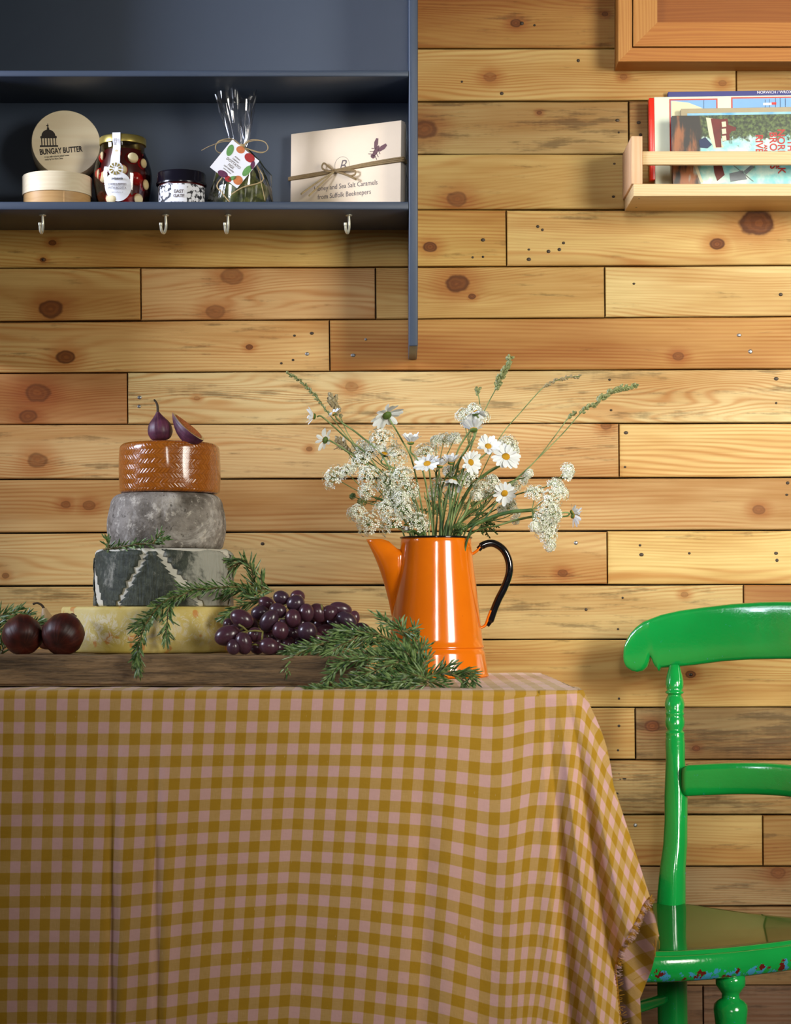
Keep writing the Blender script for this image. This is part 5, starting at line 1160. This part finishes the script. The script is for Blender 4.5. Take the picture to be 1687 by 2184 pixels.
# ---------------------------------------------------------------- wildflowers
MOUTH = Vector((JX, JY, JB + H)); rw = random.Random(99)
def mouthpt(px):  # stem crosses the jug mouth nearer the side it leans to
    k = max(-1, min(1, (px - 930) / 260.0)); r_ = 0.034
    return MOUTH + Vector((k * r_ + rw.uniform(-.006, .006), rw.uniform(-0.022, 0.022), -0.004))
def stempath(head, mp, bend=0.5, droop=0.0):
    foot = mp + Vector(((mp.x - MOUTH.x) * -0.5, 0, -0.10))
    ctrl = Vector((lerp(mp.x, head.x, 0.35), lerp(mp.y, head.y, 0.4), lerp(mp.z, head.z, 0.62)))
    return [head, head.lerp(ctrl, 0.5) + Vector((0, 0, 0.004)), ctrl, mp, foot]
pb = MB()   # one petal, along +x, length 1
L_, R_p = [], []
for i in range(6):
    u = i / 5; w_ = [0.06, 0.14, 0.19, 0.21, 0.18, 0.08][i]; L_.append((u, -w_, -0.10 * u * u)); R_p.append((u, w_, -0.10 * u * u))
mid = [(u / 5, 0, -0.10 * (u / 5) ** 2 - 0.03) for u in range(6)]
pb.quadstrip(L_, mid); pb.quadstrip(mid, R_p)
petal_me = bpy.data.meshes.new('petal'); petal_me.from_pydata([tuple(v) for v in pb.v], [], pb.f); petal_me.materials.append(M['petal']); petal_me.polygons.foreach_set('use_smooth', [True] * len(petal_me.polygons))
def dome_mesh(name, mat, flat_):
    bm = bmesh.new(); bmesh.ops.create_icosphere(bm, subdivisions=2, radius=1)
    for v in bm.verts: v.co.z *= flat_
    me = bpy.data.meshes.new(name); bm.to_mesh(me); bm.free(); me.materials.append(mat); me.polygons.foreach_set('use_smooth', [True] * len(me.polygons)); return me
eye_me, cal_me = dome_mesh('yellow_eye', M['daisy_eye'], 0.6), dome_mesh('calyx', M['calyx'], 0.55)
def daisy(px, py, rpx, face, label, Y=-0.31, npet=17, cup=0.0, arc=(0, 360), stem=True):
    """face: direction the flower looks; cup >0 petals fold forwards, <0 backwards"""
    c = P(px, py, Y); r_ = sc(rpx, Y); f = Vector(face).normalized(); e = empty('daisy', c); tag(e, label, 'daisy', 'daisies in the orange jug')
    rot = f.to_track_quat('Z', 'Y'); e.rotation_mode = 'QUATERNION'; e.rotation_quaternion = rot
    er = r_ * 0.27
    o = link('yellow_eye', eye_me, e, (0, 0, 0.0002)); o.scale = (er, er, er * 0.9)
    o = link('calyx', cal_me, e, (0, 0, -er * 0.35)); o.scale = (er * 1.05, er * 1.05, er * 1.1)
    for k in range(npet):
        a = math.radians(lerp(arc[0], arc[1], (k + 0.5) / npet)) + rw.uniform(-.09, .09); q = link('petal', petal_me, e, (er * 0.75 * cos(a), er * 0.75 * sin(a), 0))
        el = cup + rw.uniform(-0.22, 0.22); d = Vector((cos(a) * cos(el), sin(a) * cos(el), sin(el))); n_z = Vector((-cos(a) * sin(el), -sin(a) * sin(el), cos(el)))
        y_ = n_z.cross(d); mrot = Matrix((d, y_, n_z)).transposed(); q.rotation_mode = 'QUATERNION'; q.rotation_quaternion = mrot.to_quaternion() @ Quaternion((1, 0, 0), rw.uniform(-.4, .4))
        s_ = (r_ - er * 0.75) * rw.uniform(0.82, 1.06); q.scale = (s_, s_ * rw.uniform(0.95, 1.25), s_)
    if stem:
        back = c - f * er * 1.2; mp = mouthpt(px); inv = rot.inverted()
        pts = stempath(back, mp); pts.insert(1, back - f * 0.008)
        tube('stem', [inv @ (p - c) for p in pts], 0.0011, M['stem'], e, 6, 5)
    return e
D_ = [(668, 888, 24, (-1, -0.15, 0.1), 'daisy bud-like in profile at far left of the bouquet', dict(cup=0.75, npet=13)),
 (824, 884, 38, (-0.45, 0.55, 0.75), 'large daisy seen from behind at the top left of the bouquet', dict(cup=-0.1, npet=15)),
 (692, 938, 28, (-0.75, 0.5, 0.25), 'ragged daisy seen from behind at left below the profile daisy', dict(cup=0.2, npet=10)),
 (876, 942, 28, (0.0, -0.25, 1), 'daisy opening upward just left of the bouquet centre', dict(cup=0.95, npet=14)),
 (911, 989, 30, (-0.25, -0.7, 0.75), 'daisy with bright yellow eye near bouquet centre', dict(cup=0.25)),
 (962, 985, 26, (0.05, -0.3, 1), 'daisy with petals fanned upward at bouquet centre', dict(cup=0.95)),
 (938, 993, 24, (0.1, -0.1, 1), 'daisy fanned upward right beside the yellow-eyed central one', dict(cup=1.0)),
 (1004, 986, 28, (0.55, -0.75, 0.15), 'daisy facing right at the bouquet centre right', dict(cup=0.35)),
 (1041, 952, 28, (0.1, -0.75, 0.55), 'daisy with upright petals above the right-facing ones', dict(cup=0.5)),
 (1079, 974, 33, (0.1, -0.85, 0.5), 'open daisy with golden eye at right of the bouquet', dict(cup=0.1)),
 (1010, 915, 30, (-0.05, 0.35, 1), 'white daisy seen from behind below the topmost umbels', dict(cup=0.7)),
 (1014, 880, 28, (-0.3, 0.3, 0.7), 'shaggy daisy at the top centre of the bouquet', dict(cup=-0.5, npet=18)),
 (968, 1024, 30, (-0.3, -0.2, -0.9), 'drooping daisy with closed petals over the stems', dict(cup=0.9, npet=11)),
 (1076, 1052, 28, (0.15, -0.8, -0.35), 'small daisy facing out lower right above the jug handle', dict(cup=0.2, npet=14)),
 (1224, 1100, 26, (0.9, 0.15, -0.3), 'daisy in profile at the far right end of the bouquet', dict(cup=0.6, npet=12)),
 (1221, 1092, 20, (0.9, 0.1, 0.5), 'half-open daisy touching the far right profile daisy', dict(cup=0.8, npet=9)),
 (712, 882, 18, (-0.6, -0.3, 0.8), 'withered little daisy beside the brown grass head', dict(cup=0.3, npet=9)),
 (820, 968, 28, (0.2, -0.3, 0.7), 'daisy half hidden among the left umbels', dict(cup=0.4, npet=13)),
 (866, 1122, 20, (-0.1, -0.2, -1), 'daisy hanging low over the jug rim at left', dict(cup=0.9, npet=9)),
 (730, 950, 22, (-0.6, 0.2, 0.5), 'pale daisy behind the left brown grass head', dict(cup=0.5, npet=9, Y=-0.26))]
for (px, py, rp, f, lab, kw) in D_: daisy(px, py, rp, f, lab, **{'Y': -0.31 + rw.uniform(-0.03, 0.02), **kw})
def umbellet(par, base, c, r_, n_dir, seed, nfl=56, mat='floret', raymat='stem', fs_=1.0):
    rr = random.Random(seed); q = n_dir.to_track_quat('Z', 'Y'); fl_, ry_ = MB(), MB(); hub = c - n_dir * r_ * 0.62
    for k in range(nfl):
        th = math.acos(1 - (k + 0.5) / nfl * 1.05); ph = k * 2.39996 + rr.uniform(-.2, .2)
        d = q @ Vector((sin(th) * cos(ph), sin(th) * sin(ph), cos(th))); p = hub + Vector(d) * r_ * rr.uniform(0.80, 1.16)
        if k % 2 == 0: ry_.tube([hub - base, p - base], 0.00025, 3)
        u = d.orthogonal().normalized(); v = d.cross(u); s_ = 0.0023 * fs_ * rr.uniform(0.75, 1.3) * (1.35 if k > nfl * 0.75 else 1.0); a0 = rr.uniform(0, 6.28)
        for j in range(5):
            a = a0 + j * 2 * pi / 5; w0 = u * cos(a) + v * sin(a); w1 = v * cos(a) - u * sin(a)
            b = len(fl_.v); lf = rr.uniform(0.0, 0.45)
            fl_.v += [p - base + w0 * s_ * 0.15, p - base + w0 * s_ * 0.75 + w1 * s_ * 0.36 + d * s_ * lf * 0.6, p - base + w0 * s_ * 1.15 + d * s_ * lf, p - base + w0 * s_ * 0.75 - w1 * s_ * 0.36 + d * s_ * lf * 0.6]
            fl_.f.append((b, b + 1, b + 2, b + 3))
    o = fl_.build('umbellet', M[mat], par, False, loc=base - Vector(par.location)); o['kind'] = 'stuff'
    s2 = ry_.build('fine_stalks', M[raymat], o, False); s2['kind'] = 'stuff'
    return hub
def umbel(label, hubpx, items, Y, seed, stemr=0.0016, mat='floret', name='cow_parsley', cat='wildflower', fs_=1.0, viewbias=-0.55):
    hub = P(hubpx[0], hubpx[1], Y + 0.004); e = empty(name, hub); tag(e, label, cat, 'umbel flowers in the orange jug')
    tube('stem', [p - hub for p in stempath(hub, mouthpt(hubpx[0]))], stemr, M['stem_dark'], e, 7, 6)
    rays = MB(); rr = random.Random(seed)
    for i, it in enumerate(items):
        px, py, rp = it[:3]; Yi = Y + rr.uniform(-0.018, 0.012); c = P(px, py, Yi); d = (c - hub); d = d.normalized() if d.length > 0.004 else Vector((0, 0, 1)); d = (d + Vector((0, viewbias, 0.35))).normalized()
        h2 = umbellet(e, c, c, sc(rp, Yi), d, seed * 50 + i, int(24 + rp * 1.7), mat, 'stem', fs_)
        rays.tube(catmull([Vector((0, 0, 0)), (h2 - hub) * 0.5 + Vector((0, 0, -0.002)), h2 - hub], 4), 0.0006, 5)
    rays.build('rays', M['stem'], e); return e
umbel('broad white umbel at the upper left beside the tall daisy', (840, 1010), [(812, 925, 29), (768, 950, 26), (760, 978, 26), (843, 962, 25), (790, 955, 20)], -0.29, 1)
umbel('white umbel reaching furthest left with two separate heads', (800, 1062), [(706, 1010, 28), (735, 1000, 18), (778, 1043, 17)], -0.30, 2)
umbel('white umbel of rounded clusters left of the stems, middle height', (845, 1075), [(780, 1005, 23), (822, 1018, 24), (858, 1003, 23), (836, 1047, 22), (875, 1036, 25), (858, 1058, 18)], -0.32, 3)
umbel('low white umbel hanging left over the jug spout', (830, 1125), [(754, 1088, 19), (777, 1113, 26), (818, 1078, 22), (866, 1078, 24)], -0.325, 4)
umbel('white umbel just above the jug rim at left', (870, 1135), [(826, 1106, 28), (895, 1104, 26)], -0.335, 5)
umbel('small white umbel high above bouquet centre', (930, 1010), [(905, 955, 25), (948, 932, 19), (972, 930, 14), (930, 935, 12)], -0.27, 6)
umbel('pale umbel at the very top of the bouquet', (1000, 950), [(988, 880, 17), (1012, 868, 15), (1030, 882, 16), (1000, 895, 14)], -0.28, 7)
umbel('greenish umbel seen from beneath behind the open golden-eyed daisy', (1072, 990), [(1083, 938, 20), (1062, 950, 14), (1098, 955, 12)], -0.25, 8, viewbias=0.5)
umbel('loose white umbel across the bouquet centre', (975, 1080), [(930, 1030, 20), (922, 1052, 14), (985, 1022, 17), (1010, 1030, 15), (955, 1000, 13), (960, 1050, 12)], -0.27, 9, fs_=0.85)
umbel('loose white umbel right of the centre stems', (1030, 1085), [(1032, 1030, 19), (1052, 1020, 16), (1060, 1042, 14), (1015, 1052, 13), (1000, 1008, 15), (1038, 1052, 14)], -0.29, 10, fs_=0.9)
umbel('sparse small umbel below the lower right daisy', (1050, 1110), [(1092, 1070, 14), (1100, 1032, 13), (1118, 1022, 11), (1075, 1085, 12), (1103, 1090, 11), (1102, 1108, 9)], -0.26, 11, fs_=0.8)
umbel('big drooping white umbel at the right of the bouquet', (1134, 1088), [(1142, 1045, 21), (1190, 1030, 18), (1202, 1045, 17), (1182, 1058, 20), (1175, 1082, 21), (1188, 1095, 19), (1165, 1108, 20), (1182, 1120, 20), (1168, 1135, 20), (1150, 1128, 15), (1176, 1150, 18), (1176, 1168, 12), (1140, 1125, 10)], -0.33, 12, stemr=0.0024, fs_=0.95)
umbel('single umbel on a thin curved stalk at upper right', (1160, 1040), [(1215, 998, 15), (1213, 1012, 10)], -0.32, 13, stemr=0.0009)
umbel('tiny umbel on a side stalk right of the bouquet', (1110, 1020), [(1130, 1008, 9), (1124, 1014, 8)], -0.29, 14, stemr=0.0008, fs_=0.8)
umbel('green unripe umbel low among the jug stems', (985, 1138), [(984, 1118, 12)], -0.325, 15, mat='leaf', fs_=0.7)
umbel('green seed cluster between the left umbels', (800, 1070), [(770, 1068, 10), (750, 1057, 6), (842, 1012, 8)], -0.285, 16, mat='leaf', fs_=0.7, stemr=0.0008)
def frond(label, base, tips, Y, seed):
    rr = random.Random(seed); b = P(base[0], base[1], Y); e = empty('feathery_leaf', b); tag(e, label, 'leaf', 'feathery leaves in the orange jug'); st, lf = MB(), MB()
    mp = mouthpt(base[0]); st.tube([Vector((0, 0, 0)), (mp - b) * 0.5 + Vector((0, 0, .004)), mp - b], 0.0009, 5)
    for (px, py) in tips:
        tp = P(px, py, Y + rr.uniform(-.015, .015)) - b; st.tube([Vector(), tp], 0.0005, 4)
        for k in range(26):
            u = 0.25 + 0.75 * k / 26; p = tp * u; L = 0.010 * (1.15 - u); d = (tp.normalized() * 0.6 + Vector((rr.uniform(-1, 1), rr.uniform(-.5, .5), rr.uniform(-1, 1)))).normalized() * L
            s_ = d.cross(Vector((0, 1, 0.1))).normalized() * 0.0007; lf.poly([p - s_ * .5, p + s_ * .5, p + d * .6 + s_, p + d, p + d * .6 - s_])
    st.build('stalk', M['stem_dark'], e); o = lf.build('leaflets', M['leaf'], e, False); o['kind'] = 'stuff'
frond('feathery leaf spilling over the jug rim towards the handle', (1025, 1110), [(1062, 1140), (1045, 1148), (1050, 1118), (1065, 1125), (1030, 1140)], -0.25, 1)
frond('feathery leaf among the stems right of centre', (1000, 1100), [(1040, 1070), (1020, 1050), (985, 1060), (1045, 1095)], -0.24, 2)
frond('feathery leaf among the stems left of centre', (940, 1100), [(905, 1060), (950, 1055), (925, 1070), (895, 1085)], -0.24, 3)
frond('feathery leaf behind the bouquet centre', (985, 1040), [(950, 1010), (975, 990), (1000, 1000), (1025, 1000)], -0.235, 4)
frond('feathery leaf at the right behind the drooping umbel', (1070, 1080), [(1100, 1075), (1090, 1050), (1110, 1095), (1075, 1045)], -0.24, 5)
frond('feathery leaf behind the left umbels', (860, 1080), [(830, 1035), (800, 1060), (815, 1000), (790, 1075)], -0.24, 6)
for (px, py, w_) in ((960, 1060, 5), (985, 1055, 4), (1000, 1070, 4), (1012, 1080, 3), (930, 1075, 3), (945, 1065, 3), (908, 1085, 3), (1040, 1090, 3), (890, 1080, 3), (975, 1080, 4)):
    pass
def grass(label, pts, headfrac, Y, hr=0.0028, mat='seedhead', stem_to=True):
    hp_ = P(pts[0][0], pts[0][1], Y); e = empty('grass_stem', hp_); tag(e, label, 'grass', 'grass stems in the orange jug')
    w3 = [P(a, b, Y) for a, b in pts]; full = list(w3)
    if stem_to:
        mp = mouthpt(pts[-1][0]); full += [w3[-1].lerp(mp, 0.5) + Vector((0, 0, 0.004)), mp, mp + Vector((0, 0, -0.09))]
    tube('stem', [p - hp_ for p in full], 0.0007, M['stem'], e, 5, 6)
    c = catmull(w3, 10); n = int(len(c) * headfrac); sd = MB(); rr = random.Random(int(pts[0][0]))
    tot = sum((c[i + 1] - c[i]).length for i in range(n)); m_ = max(8, int(tot / 0.0011))
    for k in range(m_):
        q = k / m_ * n; i = min(int(q), len(c) - 2); p = c[i].lerp(c[i + 1], q - i) - hp_; t_ = (c[i] - c[i + 1]).normalized()
        env = sin(pi * (0.12 + 0.8 * k / m_)); s_ = Vector((rr.uniform(-1, 1), rr.uniform(-.6, .6), rr.uniform(-1, 1))).normalized()
        d = (t_ * 1.1 + s_ * 0.8).normalized(); L = hr * 1.35 * rr.uniform(0.7, 1.2) * (0.5 + 0.5 * env); o_ = p + s_ * hr * 0.25
        sd.tube([o_, o_ + d * L * 0.5, o_ + d * L], lambda u: hr * 0.36 * (0.35 + sin(pi * min(1, u + 0.15))) , 4)
    o = sd.build('seed_head', M[mat], e, False); o['kind'] = 'stuff'
grass('tall green grass head rising above bouquet centre right', [(1088, 762), (1077, 785), (1066, 808), (1056, 832), (1040, 862), (1022, 905)], 0.62, -0.30, 0.0052)
grass('faint thin grass head curving right behind the bouquet', [(1236, 803), (1200, 807), (1165, 822), (1150, 835), (1110, 880), (1065, 935)], 0.5, -0.20, 0.0032, 'seedbrown')
grass('long dark green grass head arching far right', [(1355, 823), (1325, 828), (1296, 840), (1268, 862), (1240, 880), (1200, 925), (1140, 985), (1090, 1030)], 0.58, -0.31, 0.0046)
grass('short grass head beside the long arching one', [(1226, 878), (1215, 888), (1204, 902), (1180, 935), (1140, 985)], 0.45, -0.30, 0.0034)
grass('long slender grass head at the far upper left', [(612, 796), (640, 812), (668, 840), (690, 868), (715, 900), (740, 932)], 0.72, -0.29, 0.0030)
grass('furry brown grass head at the upper left', [(708, 848), (716, 866), (726, 890), (737, 915), (748, 935)], 0.5, -0.285, 0.0070, 'seedbrown')
grass('second brown grass head lower among the left umbels', [(722, 938), (733, 952), (744, 968), (760, 990)], 0.66, -0.27, 0.0062, 'seedbrown')
grass('small green bud-like grass head left of the tall one', [(1020, 828), (1020, 842), (1022, 856), (1022, 890)], 0.45, -0.285, 0.0044)
for i, (a, b, r_) in enumerate((((958, 1030), (950, 1140), 0.0017), ((1008, 1045), (968, 1140), 0.0028), ((1040, 1060), (990, 1140), 0.0014), ((905, 1050), (915, 1140), 0.0013), ((925, 1060), (930, 1140), 0.0012), ((880, 1075), (898, 1140), 0.0014), ((1060, 1070), (1000, 1140), 0.0018), ((938, 1010), (938, 1140), 0.0010), ((985, 1000), (945, 1140), 0.0013))):
    Yq = -0.315 + 0.02 * (i % 3); A, B = P(a[0], a[1], Yq), P(b[0], b[1], Yq); e = empty('flower_stalk', A); tag(e, 'bare green flower stalk standing in the jug among the others', 'stalk', 'bare stalks in the orange jug')
    tube('stem', [Vector(), (B - A) * 0.5 + Vector((0.003, 0, 0)), B - A, B - A + Vector((-(B.x - JX) * .4, 0.01, -0.08))], lambda u: r_ * (0.5 + 0.5 * u), M['stem' if i % 2 else 'stem_dark'], e, 7, 6)

# ---------------------------------------------------------------- green chair
MP = Vector((0.458, 2.585 - DW, 0)); RR = Vector((0.732, -0.681, 0)); FF = Vector((-0.681, -0.732, 0))
chair = empty('wooden_chair', (MP.x, MP.y, 0)); tag(chair, 'glossy green painted wooden chair with turned posts and chipped seat edge', 'chair')
L0 = chair.location.copy()
def cpt_(s_, t_, z): return MP + RR * s_ + FF * t_ + Vector((0, 0, z))
def proj(p): d = p.y + DW; return XV + p.x * F / d, YH - (p.z - HC) * F / d
def loftsec(name, secs, mat, par, n=20, closed_ends=True):
    """secs: list of (centre, axis_a, axis_b, ra, rb, squareness)"""
    vs, fs = [], []
    for (c, a_, b_, ra, rb, sq) in secs:
        for i in range(n):
            th = 2 * pi * i / n; cx_, sx_ = cos(th), sin(th); e_ = 2.0 / sq
            x = math.copysign(abs(cx_) ** e_, cx_); y = math.copysign(abs(sx_) ** e_, sx_)
            vs.append(c + a_ * (x * ra) + b_ * (y * rb))
    for j in range(len(secs) - 1):
        for i in range(n): fs.append((j * n + i, j * n + (i + 1) % n, (j + 1) * n + (i + 1) % n, (j + 1) * n + i))
    if closed_ends: fs.append(tuple(range(n))); fs.append(tuple((len(secs) - 1) * n + i for i in range(n)))
    o = newobj(name, [v - L0 for v in vs], fs, mat, par); fixn(o); return o
# crest rail: top/bottom rows by photo column on its left half, mirrored about the middle
TOPR = [(1330, 1402), (1332, 1385), (1336, 1368), (1346, 1350), (1358, 1337), (1374, 1325), (1410, 1311), (1450, 1302), (1500, 1295), (1560, 1288), (1620, 1284), (1660, 1283)]
BOTR = [(1330, 1402), (1333, 1414), (1338, 1424), (1348, 1431), (1360, 1434), (1372, 1431), (1381, 1422), (1386, 1410), (1388, 1402), (1391, 1403), (1395, 1414), (1399, 1423), (1403, 1425), (1407, 1435), (1410, 1425), (1440, 1423), (1480, 1419), (1540, 1411), (1600, 1407), (1660, 1406)]
def crest_c(s_): # plan curve, concave towards the sitter
    return cpt_(s_, -0.056 - 0.034 * (1 - (s_ / 0.2) ** 2), 0)
smin = -0.205
while XV + crest_c(smin).x * F / (crest_c(smin).y + DW) > 1330: smin -= 0.0005
s_list = [smin * (1 - i / 150) for i in range(151)]; half = []
pmin = None
for s_ in s_list:
    c = crest_c(s_); px = XV + c.x * F / (c.y + DW)
    half.append((s_, px))
p_l = half[0][1]; sh = 1330 - p_l
secs = []
def crest_sec(s_, px):
    a = interp(px, TOPR); b = interp(px, BOTR); c = crest_c(s_ if s_ <= 0 else s_)
    c0 = crest_c(-abs(s_)); d = c0.y + DW; zt, zb = HC + (YH - a) * d / F, HC + (YH - b) * d / F
    return c, zt, zb
px_at = {}
pend = half[-1][1]
def remap(px): return px + max(0, (px - 1500) / max(1, pend - 1500)) * max(0, 1660 - pend)
full = []
for (s_, px) in half: full.append((s_, remap(px)))
for (s_, px) in reversed(half[:-1]): full.append((-s_, remap(px)))
for (s_, px) in full:
    c, zt, zb = crest_sec(s_, px); ds = 0.002; tg_ = (crest_c(s_ + ds) - crest_c(s_ - ds)).normalized(); nn = Vector((-tg_.y, tg_.x, 0))
    hh = max(0.0006, (zt - zb) / 2); secs.append((Vector((c.x, c.y, (zt + zb) / 2)), nn, Vector((0, 0, 1)), 0.0095 * min(1, 0.35 + hh / 0.02), hh, 3.6))
loftsec('crest_rail', secs, M['green'], chair, 28)
# mid slat
secs = []
for i in range(41):
    s_ = -0.122 + 0.244 * i / 40; c = cpt_(s_, -0.022 - 0.030 * (1 - (s_ / 0.125) ** 2), 0); k = 1 - abs(s_) / 0.122
    c1 = cpt_(-0.122, -0.022, 0); d1 = c1.y + DW
    zt = HC + (YH - 1632) * d1 / F + 0.007 * sin(k * pi / 2); zb = HC + (YH - 1699) * d1 / F + 0.007 * sin(k * pi / 2)
    tg_ = (RR + FF * (0.06 * s_ / 0.0156 * 0.25)).normalized(); nn = Vector((-tg_.y, tg_.x, 0)); secs.append((Vector((c.x, c.y, (zt + zb) / 2)), nn, Vector((0, 0, 1)), 0.0085, (zt - zb) / 2 * (1 if 0 < i < 40 else 0.93), 2.9))
loftsec('back_slat', secs, M['green'], chair, 28)
# back posts with turned tops
PR = [(1418, 9, 2), (1424, 12, 2), (1432, 14, 2), (1442, 17, 2), (1452, 19, 2), (1461, 19.6, 2), (1468, 18.5, 2), (1474, 16, 2), (1476, 19.5, 2), (1479, 20, 2), (1481, 17, 2), (1483, 14.5, 2), (1487, 16, 2), (1493, 19, 2), (1502, 21.4, 2), (1510, 21, 2), (1518, 19, 2), (1521, 20.5, 2), (1524, 21, 2),
      (1527, 19, 2), (1533, 20.5, 2), (1541, 21.6, 2), (1549, 20.6, 2), (1556, 17.5, 2), (1560, 17, 2), (1562, 20, 2), (1566, 21, 2), (1568, 19.6, 2), (1571, 21, 2), (1575, 20, 2), (1577, 21, 2), (1581, 20.6, 2), (1584, 21.4, 2), (1620, 23, 2.1), (1660, 25, 2.3), (1700, 26.5, 2.6), (1750, 27.5, 3), (1800, 29, 3), (1850, 31, 3), (1900, 34, 3), (1930, 35, 3), (1990, 36, 3), (2080, 36, 3), (2184, 36, 3), (2330, 33, 3), (2500, 28, 3)]
CX = [(1418, 1431.5), (1480, 1432.5), (1560, 1434.5), (1650, 1438), (1740, 1441), (1800, 1440), (1860, 1434), (1930, 1431), (2184, 1434), (2500, 1440)]
base_l = cpt_(-0.125, 0, 0)
for sgn in (-1, 1):
    secs = []
    for (py, hw, sq) in PR:
        z = None; lean = interp(py, [(1418, -0.056), (1560, -0.040), (1700, -0.022), (1850, 0.0), (1930, 0.002), (2184, -0.006), (2500, -0.05)])
        c = cpt_(-0.125, lean, 0); d = c.y + DW; z = max(0.0, HC + (YH - py) * d / F); off = (interp(py, CX) - (XV + c.x * F / d)) * d / F
        cc_ = c + RR * (off / 0.95) if True else c
        along = off / 0.95
        if sgn > 0: cc_ = cpt_(0.125, lean, 0) - RR * along
        r_ = hw * d / F; a_, b_ = (RR, FF)
        if sq > 2.05: a_, b_ = (RR, FF); r_ *= 0.80 if sq >= 3 else 0.88
        secs.append((Vector((cc_.x, cc_.y, z)), a_, b_, r_, r_, sq))
    # ease radius jump from rotated square
    loftsec('back_post', secs, M['green'], chair, 24)
# seat
SO = [(-0.001, 0.0), (0.06, -0.006), (0.115, -0.014), (0.142, -0.006), (0.156, 0.03), (0.164, 0.09), (0.163, 0.15), (0.152, 0.205), (0.133, 0.265), (0.10, 0.325), (0.055, 0.368), (0.0, 0.382)]
half_ = catmull([(a, b, 0) for a, b in SO], 6); outl = [(p.x, p.y) for p in half_] + [(-p.x, p.y) for p in reversed(half_[1:-1])]
n = len(outl); ctr = (0, 0.17); vs, fs = [], []
levels = [(0.0, 0.4455), (0.25, 0.4458), (0.5, 0.4465), (0.75, 0.4480), (0.90, 0.4498), (0.940, 0.4504), (0.950, 0.4494), (0.954, 0.4466), (0.962, 0.4456), (0.972, 0.4462), (0.988, 0.4446), (1.0, 0.4400), (1.005, 0.4320), (1.0, 0.4240), (0.985, 0.4185), (0.96, 0.4160), (0.0, 0.4160)]
for (k, z) in levels:
    for (a, b) in outl: vs.append(cpt_(ctr[0] + (a - ctr[0]) * k, ctr[1] + (b - ctr[1]) * k, z) - L0 - Vector((0, 0, 0.4455)))
for j in range(len(levels) - 1):
    for i in range(n): fs.append((j * n + i, j * n + (i + 1) % n, (j + 1) * n + (i + 1) % n, (j + 1) * n + i))
st = newobj('seat', vs, fs, M['green_seat'], chair, loc=(0, 0, 0.4455)); fixn(st); st.data.materials.append(M['green_top']); st['label'] = 'seat with blue and red paint chips along its edge'
for p in st.data.polygons:
    if p.index < 5 * n: p.material_index = 1
# front legs, turned
LP = [(0.0, 0.0165), (0.006, 0.0172), (0.012, 0.0170), (0.018, 0.0130), (0.022, 0.0100), (0.027, 0.0104), (0.030, 0.0150), (0.034, 0.0190), (0.040, 0.0196), (0.050, 0.0185), (0.07, 0.0165), (0.10, 0.0150), (0.16, 0.0150), (0.20, 0.0175), (0.235, 0.019), (0.25, 0.015), (0.255, 0.018), (0.26, 0.014), (0.33, 0.0125), (0.415, 0.010)]
for sgn in (-1, 1):
    top = cpt_(0.122 * sgn, 0.236, 0.4175); bot = cpt_(0.150 * sgn, 0.275, 0.0); secs = []
    for (d, r_) in LP: k = d / 0.415; secs.append((top.lerp(bot, k), RR, FF, r_, r_, 2))
    loftsec('front_leg', secs, M['green'], chair, 24)
def strut(a, b, r_): 
    m_ = MB(); m_.tube([a.lerp(b, i / 10) - L0 for i in range(11)], lambda u: r_ * (0.75 + 0.35 * sin(pi * u)), 14); m_.build('stretcher', M['green'], chair)
for sgn in (-1, 1):
    for z in (0.325, 0.20): strut(cpt_(0.128 * sgn, 0.0, z), cpt_((0.122 + 0.028 * (0.4175 - z) / 0.4175) * sgn, 0.236 + 0.039 * (0.4175 - z) / 0.4175, z - 0.008), 0.0085)
strut(cpt_(-0.138, 0.256, 0.24), cpt_(0.138, 0.256, 0.24), 0.009); strut(cpt_(-0.122, -0.006, 0.22), cpt_(0.122, -0.006, 0.22), 0.0085)
